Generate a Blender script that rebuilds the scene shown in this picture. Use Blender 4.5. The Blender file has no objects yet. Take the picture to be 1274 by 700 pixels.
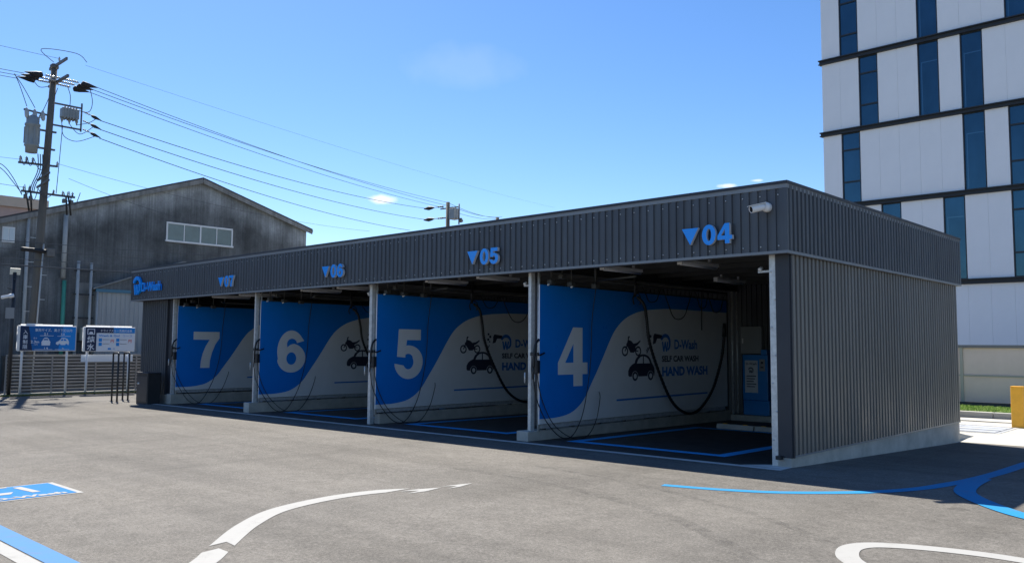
import bpy, bmesh, math, random
from mathutils import Vector, Matrix
from mathutils.geometry import tessellate_polygon
random.seed(7)
R = math.radians
scene = bpy.context.scene
col = bpy.context.collection

# ------------------------------------------------------------------ camera
YAW, PITCH, ROLL, FPX = 0.75517, 0.07665, 0.00714, 1030.8
fw = Vector((-math.sin(YAW)*math.cos(PITCH), math.cos(YAW)*math.cos(PITCH), math.sin(PITCH)))
rt = Vector((math.cos(YAW), math.sin(YAW), 0)); up = rt.cross(fw)
r2 = rt*math.cos(ROLL)+up*math.sin(ROLL); u2 = -rt*math.sin(ROLL)+up*math.cos(ROLL)
cam_d = bpy.data.cameras.new('camera'); cam = bpy.data.objects.new('camera', cam_d); col.objects.link(cam)
cam.matrix_world = Matrix(((r2.x, u2.x, -fw.x, 4.953), (r2.y, u2.y, -fw.y, -10.715), (r2.z, u2.z, -fw.z, 1.6), (0, 0, 0, 1)))
cam_d.sensor_fit = 'HORIZONTAL'; cam_d.sensor_width = 36; cam_d.lens = 36*FPX/1274
cam_d.clip_end = 3000; cam_d.clip_start = 0.05
scene.camera = cam

# ------------------------------------------------------------------ light
LIGHT = Vector((2.87, -1.05, -3.97)).normalized()          # the way sunlight travels
ELEV = math.asin(-LIGHT.z); AZ = math.atan2(-LIGHT.x, -LIGHT.y)
world = bpy.data.worlds.new('World'); scene.world = world; world.use_nodes = True
wn = world.node_tree.nodes; wl = world.node_tree.links
bg = wn['Background']; bg.inputs[1].default_value = 0.088
sky = wn.new('ShaderNodeTexSky'); sky.sky_type = 'NISHITA'; sky.sun_disc = False
sky.sun_elevation = ELEV; sky.sun_rotation = AZ
sky.air_density = 1.0; sky.dust_density = 0.25; sky.ozone_density = 4.0
def wmath(op, a, b=None, clamp=False):
    n = wn.new('ShaderNodeMath'); n.operation = op; n.use_clamp = clamp
    for i, v in enumerate((a, b)):
        if v is None: continue
        if isinstance(v, (int, float)): n.inputs[i].default_value = v
        else: wl.new(v, n.inputs[i])
    return n.outputs[0]
geo = wn.new('ShaderNodeTexCoord')
def wdot(vec):
    n = wn.new('ShaderNodeVectorMath'); n.operation = 'DOT_PRODUCT'
    wl.new(geo.outputs['Generated'], n.inputs[0]); n.inputs[1].default_value = vec
    return n.outputs['Value']
hs = wn.new('ShaderNodeHueSaturation'); hs.inputs['Saturation'].default_value = 1.22; hs.inputs['Hue'].default_value = .506; hs.inputs['Value'].default_value = .97; wl.new(sky.outputs[0], hs.inputs['Color'])
cur = hs.outputs[0]
for d, a, b, dens, nscale in (((-.7799, .6021, .1712), .020, .0062, .95, 70), ((-.6881, .6504, .3216), .075, .030, .075, 30),
                              ((-.4699, .8629, .1861), .012, .003, .8, 110), ((-.4400, .8770, .1905), .008, .002, .6, 110)):
    d = Vector(d).normalized(); e = Vector((0, 0, 1)).cross(d).normalized(); n_ = d.cross(e)
    du = wmath('DIVIDE', wdot(e), a); dv = wmath('DIVIDE', wdot(n_), b)
    rr = wmath('SQRT', wmath('ADD', wmath('MULTIPLY', du, du), wmath('MULTIPLY', dv, dv)))
    nz = wn.new('ShaderNodeTexNoise'); nz.inputs['Scale'].default_value = nscale; nz.inputs['Detail'].default_value = 6
    wl.new(geo.outputs['Generated'], nz.inputs['Vector'])
    m = wmath('SUBTRACT', wmath('ADD', 0.55, wmath('MULTIPLY', nz.outputs[0], 0.9)), rr)
    m = wmath('MULTIPLY', wmath('MULTIPLY', m, 1.6, True), dens)
    m = wmath('MULTIPLY', m, wmath('GREATER_THAN', wdot(d), 0))
    mx = wn.new('ShaderNodeMix'); mx.data_type = 'RGBA'
    wl.new(m, mx.inputs[0]); wl.new(cur, mx.inputs[6]); mx.inputs[7].default_value = (6.6, 7, 7.4, 1)
    cur = mx.outputs[2]
wl.new(cur, bg.inputs[0])
sun_d = bpy.data.lights.new('sun', 'SUN'); sun_d.energy = 5.0; sun_d.angle = R(0.53); sun_d.color = (1, .95, .87)
sun = bpy.data.objects.new('sun', sun_d); col.objects.link(sun); sun.location = (-20, 10, 40)
sun.rotation_euler = LIGHT.to_track_quat('-Z', 'Y').to_euler()
vs = scene.view_settings; vs.view_transform = 'Standard'; vs.look = 'None'; vs.gamma = 1; vs.exposure = 0.95

# ------------------------------------------------------------------ materials
MATS = {}
def mat(name, c, rough=.6, metal=0., var=.0, vscale=3., stretch=(1, 1, 1), bump=0., bscale=40., c2=None, spec=.5, detail=6, coat=0.):
    if name in MATS: return MATS[name]
    m = bpy.data.materials.new(name); m.use_nodes = True
    nt = m.node_tree; b = nt.nodes['Principled BSDF']
    b.inputs['Base Color'].default_value = (*c, 1); b.inputs['Roughness'].default_value = rough
    b.inputs['Metallic'].default_value = metal; b.inputs['Specular IOR Level'].default_value = spec
    if coat: b.inputs['Coat Weight'].default_value = coat
    if var or bump:
        tc = nt.nodes.new('ShaderNodeTexCoord'); mp = nt.nodes.new('ShaderNodeMapping'); mp.inputs['Scale'].default_value = stretch
        nt.links.new(tc.outputs['Object'], mp.inputs[0])
    if var:
        n = nt.nodes.new('ShaderNodeTexNoise'); n.inputs['Scale'].default_value = vscale; n.inputs['Detail'].default_value = detail
        n.inputs['Roughness'].default_value = .65
        nt.links.new(mp.outputs[0], n.inputs['Vector'])
        rp = nt.nodes.new('ShaderNodeValToRGB'); rp.color_ramp.elements[0].position = .3; rp.color_ramp.elements[1].position = .7
        cc = c2 if c2 else tuple(x*(1-var) for x in c)
        rp.color_ramp.elements[0].color = (*cc, 1); rp.color_ramp.elements[1].color = (*(tuple(min(1, x*(1+var*.4)) for x in c) if not c2 else c), 1)
        nt.links.new(n.outputs[0], rp.inputs[0]); nt.links.new(rp.outputs[0], b.inputs['Base Color'])
        mr = nt.nodes.new('ShaderNodeMapRange'); mr.inputs[3].default_value = min(1, rough*1.15); mr.inputs[4].default_value = rough*.8
        nt.links.new(n.outputs[0], mr.inputs[0]); nt.links.new(mr.outputs[0], b.inputs['Roughness'])
    if bump:
        n2 = nt.nodes.new('ShaderNodeTexNoise'); n2.inputs['Scale'].default_value = bscale; n2.inputs['Detail'].default_value = 4
        nt.links.new(mp.outputs[0], n2.inputs['Vector'])
        bp = nt.nodes.new('ShaderNodeBump'); bp.inputs['Strength'].default_value = bump; bp.inputs['Distance'].default_value = .01
        nt.links.new(n2.outputs[0], bp.inputs['Height']); nt.links.new(bp.outputs[0], b.inputs['Normal'])
    MATS[name] = m
    return m

def asphalt():
    m = bpy.data.materials.new('asphalt'); m.use_nodes = True
    nt = m.node_tree; L = nt.links; N = nt.nodes; b = N['Principled BSDF']
    tc = N.new('ShaderNodeTexCoord')
    def noise(scale, detail=5, rough=.6, sc=(1, 1, 1), rot=0., dist=0.):
        mp = N.new('ShaderNodeMapping'); mp.inputs['Scale'].default_value = sc; mp.inputs['Rotation'].default_value = (0, 0, rot)
        L.new(tc.outputs['Object'], mp.inputs[0])
        n = N.new('ShaderNodeTexNoise'); n.inputs['Scale'].default_value = scale; n.inputs['Detail'].default_value = detail
        n.inputs['Roughness'].default_value = rough; n.inputs['Distortion'].default_value = dist
        L.new(mp.outputs[0], n.inputs['Vector']); return n.outputs[0]
    def ramp(v, p0, c0, p1, c1):
        r = N.new('ShaderNodeMapRange'); r.inputs[1].default_value = p0; r.inputs[2].default_value = p1
        r.inputs[3].default_value = c0; r.inputs[4].default_value = c1; L.new(v, r.inputs[0]); return r.outputs[0]
    def mul(a, c):
        n = N.new('ShaderNodeMath'); n.operation = 'MULTIPLY'
        L.new(a, n.inputs[0])
        if isinstance(c, float): n.inputs[1].default_value = c
        else: L.new(c, n.inputs[1])
        return n.outputs[0]
    v = mul(ramp(noise(.28, 4, .5), .3, .86, .7, 1.12), ramp(noise(1.3, 6, .65, (1, 1, 1), 0, .6), .3, .91, .7, 1.07))
    v = mul(v, ramp(noise(.9, 5, .6, (.12, 1.6, 1), R(38)), .35, .86, .65, 1.10))       # rolled streaks
    v = mul(v, ramp(noise(.7, 5, .6, (1.5, .1, 1), R(12), .4), .30, .88, .5, 1.03))     # tyre tracks
    v = mul(v, ramp(noise(8, 4, .6), .3, .88, .7, 1.1))
    v = mul(v, ramp(noise(38, 3, .8), .3, .62, .7, 1.30))
    v = mul(v, ramp(noise(170, 2, .8), .3, .58, .7, 1.40))
    v = mul(v, ramp(noise(2.6, 3, .5, (1, 1, 1), 0, .3), .70, 1., .78, .72))           # old oil drips
    wear = ramp(noise(75, 2, .5), .66, 0., .72, 1.)                                     # pale stones
    cr = N.new('ShaderNodeMix'); cr.data_type = 'RGBA'; L.new(noise(.5, 4), cr.inputs[0])
    cr.inputs[6].default_value = (.149, .137, .118, 1); cr.inputs[7].default_value = (.144, .135, .121, 1)
    sc = N.new('ShaderNodeVectorMath'); sc.operation = 'SCALE'; L.new(cr.outputs[2], sc.inputs[0]); L.new(v, sc.inputs['Scale'])
    mx = N.new('ShaderNodeMix'); mx.data_type = 'RGBA'; L.new(mul(wear, .5), mx.inputs[0]); L.new(sc.outputs[0], mx.inputs[6]); mx.inputs[7].default_value = (.32, .31, .29, 1)
    L.new(mx.outputs[2], b.inputs['Base Color']); b.inputs['Roughness'].default_value = .9; b.inputs['Specular IOR Level'].default_value = .2
    bp = N.new('ShaderNodeBump'); bp.inputs['Strength'].default_value = .6; bp.inputs['Distance'].default_value = .006
    L.new(noise(130, 3, .7), bp.inputs['Height']); L.new(bp.outputs[0], b.inputs['Normal'])
    return m
M_ASPH = asphalt()
def worn_paint(name, c, wear=.35):
    m = bpy.data.materials.new(name); m.use_nodes = True; nt = m.node_tree; N = nt.nodes; L = nt.links; b = N['Principled BSDF']
    tc = N.new('ShaderNodeTexCoord')
    a = N.new('ShaderNodeTexNoise'); a.inputs['Scale'].default_value = 5; a.inputs['Detail'].default_value = 8; a.inputs['Roughness'].default_value = .7; L.new(tc.outputs['Object'], a.inputs[0])
    f = N.new('ShaderNodeTexNoise'); f.inputs['Scale'].default_value = 140; f.inputs['Detail'].default_value = 3; L.new(tc.outputs['Object'], f.inputs[0])
    ad = N.new('ShaderNodeMath'); ad.operation = 'MULTIPLY_ADD'; L.new(f.outputs[0], ad.inputs[0]); ad.inputs[1].default_value = .6; L.new(a.outputs[0], ad.inputs[2])
    mr = N.new('ShaderNodeMapRange'); mr.inputs[1].default_value = .85; mr.inputs[2].default_value = 1.02; mr.inputs[3].default_value = 0; mr.inputs[4].default_value = wear
    L.new(ad.outputs[0], mr.inputs[0])
    mx = N.new('ShaderNodeMix'); mx.data_type = 'RGBA'; L.new(mr.outputs[0], mx.inputs[0]); mx.inputs[6].default_value = (*c, 1); mx.inputs[7].default_value = (.15, .145, .135, 1)
    L.new(mx.outputs[2], b.inputs['Base Color']); b.inputs['Roughness'].default_value = .8; b.inputs['Specular IOR Level'].default_value = .12
    bp = N.new('ShaderNodeBump'); bp.inputs['Strength'].default_value = .4; bp.inputs['Distance'].default_value = .004; L.new(f.outputs[0], bp.inputs['Height']); L.new(bp.outputs[0], b.inputs['Normal'])
    return m
M_WLINE = worn_paint('white_road_paint', (.355, .35, .33)); M_BLINE = worn_paint('blue_road_paint', (.022, .215, .43), .3)
M_LBLINE = worn_paint('light_blue_road_paint', (.075, .20, .39), .45); M_BAYBLUE = worn_paint('bay_blue_paint', (.06, .42, .85), .3)
def cladding(name, c, dirt):
    m = bpy.data.materials.new(name); m.use_nodes = True; N = m.node_tree.nodes; L = m.node_tree.links; b = N['Principled BSDF']
    tc = N.new('ShaderNodeTexCoord')
    def noise(sc, scale, det=5):
        mp = N.new('ShaderNodeMapping'); mp.inputs['Scale'].default_value = sc; L.new(tc.outputs['Object'], mp.inputs[0])
        n = N.new('ShaderNodeTexNoise'); n.inputs['Scale'].default_value = scale; n.inputs['Detail'].default_value = det; n.inputs['Roughness'].default_value = .65; L.new(mp.outputs[0], n.inputs[0]); return n.outputs[0]
    def rng(v, a, b_, c_, d): r = N.new('ShaderNodeMapRange'); r.inputs[1].default_value = a; r.inputs[2].default_value = b_; r.inputs[3].default_value = c_; r.inputs[4].default_value = d; L.new(v, r.inputs[0]); return r.outputs[0]
    def mth(op, p, q): n = N.new('ShaderNodeMath'); n.operation = op; [L.new(v, n.inputs[i]) if not isinstance(v, float) else setattr(n.inputs[i], 'default_value', v) for i, v in enumerate((p, q))]; return n.outputs[0]
    v = mth('MULTIPLY', rng(noise((3, 3, .12), 1.6), .3, .7, .86, 1.12), rng(noise((1, 1, .5), .7), .3, .7, .9, 1.08))
    sp = N.new('ShaderNodeSeparateXYZ'); L.new(tc.outputs['Object'], sp.inputs[0])
    spl = mth('MULTIPLY', rng(mth('ADD', sp.outputs['Z'], mth('MULTIPLY', noise((2, 2, 1), 2.5), -.5)), .05, .45, dirt, 0.), rng(noise((6, 6, 3), 3.), .35, .65, .3, 1.))
    sc = N.new('ShaderNodeVectorMath'); sc.operation = 'SCALE'; sc.inputs[0].default_value = c; L.new(v, sc.inputs['Scale'])
    mx = N.new('ShaderNodeMix'); mx.data_type = 'RGBA'; L.new(spl, mx.inputs[0]); L.new(sc.outputs[0], mx.inputs[6]); mx.inputs[7].default_value = (.26, .245, .22, 1)
    L.new(mx.outputs[2], b.inputs['Base Color']); L.new(rng(noise((1, 1, .3), 3.), .3, .7, .36, .52), b.inputs['Roughness']); b.inputs['Metallic'].default_value = .3
    bp = N.new('ShaderNodeBump'); bp.inputs['Strength'].default_value = .25; bp.inputs['Distance'].default_value = .02; L.new(noise((1, 1, .6), 1.8, 2), bp.inputs['Height']); L.new(bp.outputs[0], b.inputs['Normal'])
    return m
M_CLADF = cladding('charcoal_cladding', (.172, .163, .150), .5)
M_FASC = cladding('slate_blue_cladding', (.078, .085, .097), .3)
M_TRIM = mat('slate_trim', (.22, .235, .25), .45, .2, .1, 2)
M_FLASH = mat('dark_flashing', (.034, .038, .048), .5, .1, .1, 2)
M_CONC = mat('concrete', (.46, .43, .38), .85, 0, .25, 3, bump=.3, bscale=60)
M_APRON = mat('pale_concrete', (.46, .44, .38), .9, 0, .14, 1.2, bump=.3, bscale=50)
M_GALV = mat('galvanised_steel', (.62, .63, .63), .42, .35, .25, 14, bump=.05)
M_SOFFIT = mat('soffit_sheet', (.06, .063, .066), .7, 0, .1, 2)
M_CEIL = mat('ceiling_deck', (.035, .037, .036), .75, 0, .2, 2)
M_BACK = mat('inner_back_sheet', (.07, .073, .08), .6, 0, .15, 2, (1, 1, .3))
M_WPANEL = mat('white_print_panel', (.74, .74, .735), .35, 0, .06, 2)
M_BPANEL = mat('blue_print', (.005, .20, .68), .3, 0, .06, 2)
M_BPRINT = mat('mid_blue_print', (.02, .17, .52), .35)
M_NAVY = mat('navy_print', (.028, .034, .06), .4)
M_SIGNB = mat('sign_blue_acrylic', (.0, .31, .95), .25)
M_RETURN = mat('letter_return_grey', (.55, .58, .62), .4)
M_DKSTEEL = mat('painted_dark_steel', (.06, .062, .06), .6, .2, .2, 4)
M_BLACK = mat('black_rubber', (.012, .013, .015), .5, 0, .2, 8)
M_BLKMET = mat('black_metal', (.03, .031, .034), .5, .2, .2, 4)
M_WHITE = mat('white_plastic', (.75, .75, .74), .4)
M_WPAINT = mat('white_enamel', (.72, .73, .74), .35, 0, .08, 3)
M_LENS = mat('camera_lens', (.004, .004, .006), .08)
M_DIFF = mat('frosted_tube_cover', (.62, .64, .66), .5)
M_MACH = mat('blue_machine_paint', (.01, .20, .55), .35, 0, .08, 4)
M_STICK = mat('printed_notice', (.55, .57, .6), .5, 0, .15, 9)
M_GREYBOX = mat('grey_cabinet', (.26, .27, .27), .5)
M_YELL = mat('yellow_post_paint', (.82, .41, .03), .5, 0, .15, 4)
M_REFL = mat('amber_reflector', (.7, .36, .02), .3)
M_ORED = mat('red_print', (.62, .1, .1), .5)
M_PALEPR = mat('pale_print', (.66, .72, .80), .45)

# ------------------------------------------------------------------ mesh helpers
class MB:
    def __init__(s): s.v = []; s.f = []; s.sm = []
    def add(s, vs_, fs, smooth=False):
        o = len(s.v); s.v += [tuple(v) for v in vs_]
        for f in fs: s.f.append([o+i for i in f]); s.sm.append(smooth)
        return s
    def box(s, x0, x1, y0, y1, z0, z1):
        return s.add([(x, y, z) for z in (z0, z1) for y in (y0, y1) for x in (x0, x1)],
                     [(0, 2, 3, 1), (4, 5, 7, 6), (0, 1, 5, 4), (2, 6, 7, 3), (0, 4, 6, 2), (1, 3, 7, 5)])
    def bevel_box(s, x0, x1, y0, y1, z0, z1, b=.01):
        bm = bmesh.new(); bmesh.ops.create_cube(bm, size=1)
        for v in bm.verts: v.co = ((x0+x1)/2+v.co.x*(x1-x0), (y0+y1)/2+v.co.y*(y1-y0), (z0+z1)/2+v.co.z*(z1-z0))
        bmesh.ops.bevel(bm, geom=bm.edges[:], offset=b, segments=2, affect='EDGES', profile=.5)
        bm.verts.index_update(); s.add([v.co[:] for v in bm.verts], [[v.index for v in f.verts] for f in bm.faces]); bm.free(); return s
    def beam(s, p, q, w, h, upv=(0, 0, 1)):
        p = Vector(p); q = Vector(q); d = (q-p).normalized(); u = Vector(upv)
        if abs(d.dot(u)) > .98: u = Vector((1, 0, 0))
        a = d.cross(u).normalized(); b = a.cross(d)
        vs_ = [c+a*(i*w/2)+b*(j*h/2) for c in (p, q) for j in (-1, 1) for i in (-1, 1)]
        return s.add(vs_, [(0, 2, 3, 1), (4, 5, 7, 6), (0, 1, 5, 4), (2, 6, 7, 3), (0, 4, 6, 2), (1, 3, 7, 5)])
    def tube(s, pts, r, n=8, cap=True, r1=None):
        pts = [Vector(p) for p in pts]; k = len(pts); vs_ = []; a = None
        for i, p in enumerate(pts):
            d = (pts[min(i+1, k-1)]-pts[max(i-1, 0)]).normalized()
            if a is None:
                a = d.orthogonal().normalized()
            else:
                a = (a-d*a.dot(d)).normalized()
            b = d.cross(a); rr = r if r1 is None else r+(r1-r)*i/(k-1)
            vs_ += [p+a*(rr*math.cos(2*math.pi*j/n))+b*(rr*math.sin(2*math.pi*j/n)) for j in range(n)]
        fs = [(i*n+j, i*n+(j+1) % n, (i+1)*n+(j+1) % n, (i+1)*n+j) for i in range(k-1) for j in range(n)]
        s.add(vs_, fs, True)
        if cap:
            o = len(s.v)-len(vs_)
            s.f.append([o+j for j in range(n)][::-1]); s.sm.append(False)
            s.f.append([o+(k-1)*n+j for j in range(n)]); s.sm.append(False)
        return s
    def lathe(s, base, axis, prof, n=14):
        base = Vector(base); ax = Vector(axis).normalized(); a = ax.orthogonal().normalized(); b = ax.cross(a)
        vs_ = [base+ax*h+a*(r*math.cos(2*math.pi*j/n))+b*(r*math.sin(2*math.pi*j/n)) for r, h in prof for j in range(n)]
        k = len(prof)
        return s.add(vs_, [(i*n+j, i*n+(j+1) % n, (i+1)*n+(j+1) % n, (i+1)*n+j) for i in range(k-1) for j in range(n)], True)
    def flat(s, loops, to3, depth=0.):          # filled outline(s) in a plane; depth > 0 gives it a body behind
        tri = tessellate_polygon([[Vector((*p, 0)) for p in l] for l in loops])
        pts = [p for l in loops for p in l]; k = len(pts)
        def area(t): (x0, y0), (x1, y1), (x2, y2) = [pts[i] for i in t]; return (x1-x0)*(y2-y0)-(x2-x0)*(y1-y0)
        tri = [t if area(t) > 0 else (t[0], t[2], t[1]) for t in tri]
        s.add([to3(u, v, 0) for u, v in pts], tri)
        if depth:
            s.add([to3(u, v, -depth) for u, v in pts], [(a, c, b) for a, b, c in tri])
            o = 0
            for l in loops:
                n = len(l); sa = sum(l[i][0]*l[(i+1) % n][1]-l[(i+1) % n][0]*l[i][1] for i in range(n))
                ring = [to3(u, v, 0) for u, v in l]+[to3(u, v, -depth) for u, v in l]
                s.add(ring, [(i, i+n, (i+1) % n+n, (i+1) % n) for i in range(n)])
        return s
    def mesh(s, name, m, off=(0, 0, 0)):
        me = bpy.data.meshes.new(name)
        me.from_pydata([(x-off[0], y-off[1], z-off[2]) for x, y, z in s.v], [], s.f)
        me.polygons.foreach_set('use_smooth', s.sm); me.materials.append(m); me.update(); return me
    def build(s, name, m, parent=None):
        off = Vector((0, 0, 0)); p = parent
        while p: off = off+p.location; p = p.parent
        if parent is None and s.v:
            n = len(s.v); off = Vector((sum(v[0] for v in s.v)/n, sum(v[1] for v in s.v)/n, min(v[2] for v in s.v)))
            o = bpy.data.objects.new(name, s.mesh(name, m, off)); o.location = off
        else:
            o = bpy.data.objects.new(name, s.mesh(name, m, off)); o.parent = parent
        col.objects.link(o); return o
def tag(o, label, cat=None, group=None, kind=None):
    o['label'] = label
    if cat: o['category'] = cat
    if group: o['group'] = group
    if kind: o['kind'] = kind
    return o
def thing(name, loc, label, cat, group=None, kind=None):
    o = bpy.data.objects.new(name, None); o.location = loc; o.empty_display_size = .3; col.objects.link(o)
    return tag(o, label, cat, group, kind)
def arc(cx, cy, rx, ry, a0, a1, n=16): return [(cx+rx*math.cos(R(a0+(a1-a0)*i/n)), cy+ry*math.sin(R(a0+(a1-a0)*i/n))) for i in range(n+1)]
def stroke(path, w, w1=None):                   # closed outline of a thick 2D line
    n = len(path); a = []; b = []
    for i in range(n):
        p0 = path[max(i-1, 0)]; p1 = path[min(i+1, n-1)]; dx, dy = p1[0]-p0[0], p1[1]-p0[1]; l = math.hypot(dx, dy) or 1
        ww = (w if w1 is None else w+(w1-w)*i/(n-1))/2
        a.append((path[i][0]-dy/l*ww, path[i][1]+dx/l*ww)); b.append((path[i][0]+dy/l*ww, path[i][1]-dx/l*ww))
    return a+b[::-1]
def smooth_path(pts, n=8):                      # Catmull-Rom in any dimension
    P = [Vector(p) if len(p) == 3 else Vector((*p, 0)) for p in pts]; out = []
    for i in range(len(P)-1):
        p0 = P[max(i-1, 0)]; p1 = P[i]; p2 = P[i+1]; p3 = P[min(i+2, len(P)-1)]
        for k in range(n):
            t = k/n; out.append(.5*((2*p1)+(p2-p0)*t+(2*p0-5*p1+4*p2-p3)*t*t+(3*p1-p0-3*p2+p3)*t**3))
    out.append(P[-1]); return out
def text_loops_mesh(body, size, off=0., shear=0., align='LEFT', sx=1.):
    c = bpy.data.curves.new('txt', 'FONT'); c.body = body; c.size = size; c.offset = off*size; c.shear = shear; c.align_x = align; c.resolution_u = 3
    o = bpy.data.objects.new('txt', c); col.objects.link(o); dg = bpy.context.evaluated_depsgraph_get()
    me = bpy.data.meshes.new_from_object(o.evaluated_get(dg)); vs_ = [(v.co.x*sx, v.co.y) for v in me.vertices]; fs = [tuple(p.vertices) for p in me.polygons]
    bpy.data.objects.remove(o); bpy.data.curves.remove(c); bpy.data.meshes.remove(me)
    return vs_, fs
def text(mb, body, u, v, size, to3, off=.02, align='LEFT', width=None, depth=0.):
    vs_, fs = text_loops_mesh(body, size, off, 0, align)
    if not vs_: return
    if width:
        w = max(p[0] for p in vs_)-min(p[0] for p in vs_); k = width/w; vs_ = [(p[0]*k, p[1]) for p in vs_]
    mb.add([to3(u+p[0], v+p[1], 0) for p in vs_], fs)
def on_x(x, y0=0, z0=0): return lambda u, v, d: (x+d, y0+u, z0+v)        # plane facing +X
def on_y(y, x0=0, z0=0): return lambda u, v, d: (x0+u, y-d, z0+v)        # plane facing -Y

GLYPH = {
 '4': [[[(0, .20), (0, .40), (.40, 1), (.66, 1), (.66, .40), (.80, .40), (.80, .20), (.66, .20), (.66, 0), (.41, 0), (.41, .20)][::-1], [(.19, .40), (.41, .40), (.41, .72)]]],
 '7': [[[(0, 1), (0, .78), (.47, .78), (.36, .6), (.28, .4), (.235, .2), (.22, 0), (.49, 0), (.50, .2), (.55, .42), (.64, .64), (.76, .82), (.76, 1)]]],
 '0': [[arc(.38, .5, .38, .51, 0, 360, 40)[:-1], arc(.38, .5, .135, .31, 0, 360, 30)[:-1][::-1]]],
 '5': [[[(.10, 1), (.06, .44)]+[(.28, .42)]+arc(.36, .40, .12, .10, 150, 0, 8)[1:]+arc(.36, .34, .14, .16, 0, -150, 10)+[(.0, .30)]+arc(.37, .34, .38, .36, 195, 360, 16)+arc(.37, .34, .38, .33, 0, 112, 12)+[(.30, .66), (.32, .78), (.69, .78), (.69, 1)]]],
 '6': [[arc(.385, .5, .385, .51, 25, 200, 22)[3:]+arc(.39, .34, .39, .35, 190, 440, 26)+[(.36, .665), (.27, .60)]+arc(.40, .68, .14, .13, 175, 10, 8)+[(.74, .76)], arc(.39, .33, .135, .15, 0, 360, 22)[:-1][::-1]]],
}
def glyph(mb, ch, u, v, h, to3, depth=0.):
    for loops in GLYPH[ch]: mb.flat([[(u+x*h, v+y*h) for x, y in l] for l in loops], to3, depth)

# ------------------------------------------------------------------ ground
XR = -.1
def gh(x, y):
    z = .0081*max(-25, min(8, x)); s = -.008 if x < XR else -.0345
    z += s*max(0, min(7.6, y))
    if y > 7.6 and x < XR: z += (-.0345+.008)*7.6*min(1, (y-7.6)/1.4)
    return z
def lin(a, b, n): return [a+(b-a)*i/n for i in range(n+1)]
xs = [-900, -300, -120, -60, -40]+lin(-32, -1, 31)+[-.5, -.12, -.08, .3]+lin(1, 8, 7)+[14, 25, 60, 200, 900]
ys = [-900, -300, -100, -40, -20]+lin(-14, -1, 13)+[-.4, 0]+lin(.5, 7.6, 8)[1:]+[8, 8.5, 9, 10, 12, 15, 20, 30, 50, 120, 300, 900]
g = MB(); nx = len(xs)
g.add([(x, y, gh(x, y)) for y in ys for x in xs], [(j*nx+i, j*nx+i+1, (j+1)*nx+i+1, (j+1)*nx+i) for j in range(len(ys)-1) for i in range(nx-1)])
tag(g.build('ground', M_ASPH), 'weathered grey asphalt of the car park lot', 'ground', kind='structure')
def drape(loops2d, name, m, label, dz=.004, parent=None):
    mb = MB()
    for l in loops2d:
        mb.flat([l] if not isinstance(l[0][0], (list, tuple)) else l, lambda u, v, d: (u, v, gh(u, v)+dz))
    o = mb.build(name, m, parent)
    if label: tag(o, label, 'marking', kind='structure')
    return o
def quadstrip(path, w, name, m, label, dz=.004, w1=None):
    n = len(path); o = stroke(path, w, w1); a = o[:n]; b = o[n:][::-1]
    mb = MB(); mb.add([(p[0], p[1], gh(p[0], p[1])+dz) for p in a+b], [(i+n, i+1+n, i+1, i) for i in range(n-1)])
    return tag(mb.build(name, m), label, 'marking', kind='structure')
def sp2(p, n=8): return [(v.x, v.y) for v in smooth_path(p, n)]

# concrete apron behind and right of the wash, gutter, turf strip
ap = MB(); axs = [-40, -20, -8, -.12, -.08, 2, 6, 12, 40]; ays = [7.62, 8, 8.5, 9, 10, 14.3]
ap.add([(x, y, gh(x, y)+.004) for y in ays for x in axs], [(j*9+i, j*9+i+1, (j+1)*9+i+1, (j+1)*9+i) for j in range(5) for i in range(8)])
tag(ap.build('concrete_apron', M_APRON), 'sunlit pale concrete strip behind the car wash', 'pavement', kind='structure')

# ------------------------------------------------------------------ painted markings
quadstrip(sp2([(-.45, -2.40), (.22, -2.21), (.86, -1.86), (1.57, -1.07), (1.93, -.07), (2.02, 1.5), (1.97, 3.6), (1.9, 6.2)]), .13, 'curved_blue_line', M_BLINE, 'blue painted line curving past the end wall', .004, .20)
quadstrip(sp2([(2.06, .9), (2.13, .1), (2.27, -.6), (2.72, -1.28), (3.2, -1.72), (4.0, -2.1)]), .22, 'branch_blue_line', M_BLINE, 'blue painted branch turning away from the curved line', .008)
W = .20
ctr = sp2([(-.75, -7.95), (-1.02, -7.66), (-1.34, -7.38), (-1.93, -6.82), (-2.36, -6.22), (-2.53, -5.43), (-2.43, -4.77), (-2.25, -4.32), (-2.14, -3.98), (-2.06, -3.6)], 14)
ARW1 = [(-2.200, -4.600), (-2.140, -4.810), (-2.110, -4.580), (-2.170, -4.290), (-2.280, -4.550), (-2.310, -4.790)]
ARW2 = [(-2.130, -4.090), (-2.060, -4.280), (-2.060, -4.110), (-2.140, -3.830), (-2.190, -4.020), (-2.220, -4.250)]
def along(i0, i1, tip, tail_=None):
    seg = ctr[i0:i1]; n = len(seg); o = stroke(seg, W); a = o[:n]; b = o[n:]
    d1 = Vector(seg[-1])-Vector(seg[-2]); d1.normalize(); d0 = (Vector(seg[1])-Vector(seg[0])).normalized()
    head = tuple(Vector(seg[-1])+d1*tip); tail = tuple(Vector(seg[0])+d0*(tip if tail_ is None else tail_))
    return a+[head]+b+[tail]
drape([along(0, 23, .13)], 'arrow_segment', M_WLINE, 'short white arrow piece where the curved arrow begins')
drape([along(28, 82, .33, .14)], 'curved_arrow', M_WLINE, 'long curved white arrow painted on the asphalt')
drape([ARW1], 'arrow_segment', M_WLINE, 'first white arrowhead beyond the long curved arrow')
drape([ARW2], 'arrow_segment', M_WLINE, 'last small white arrowhead pointing to the bays')
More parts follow.
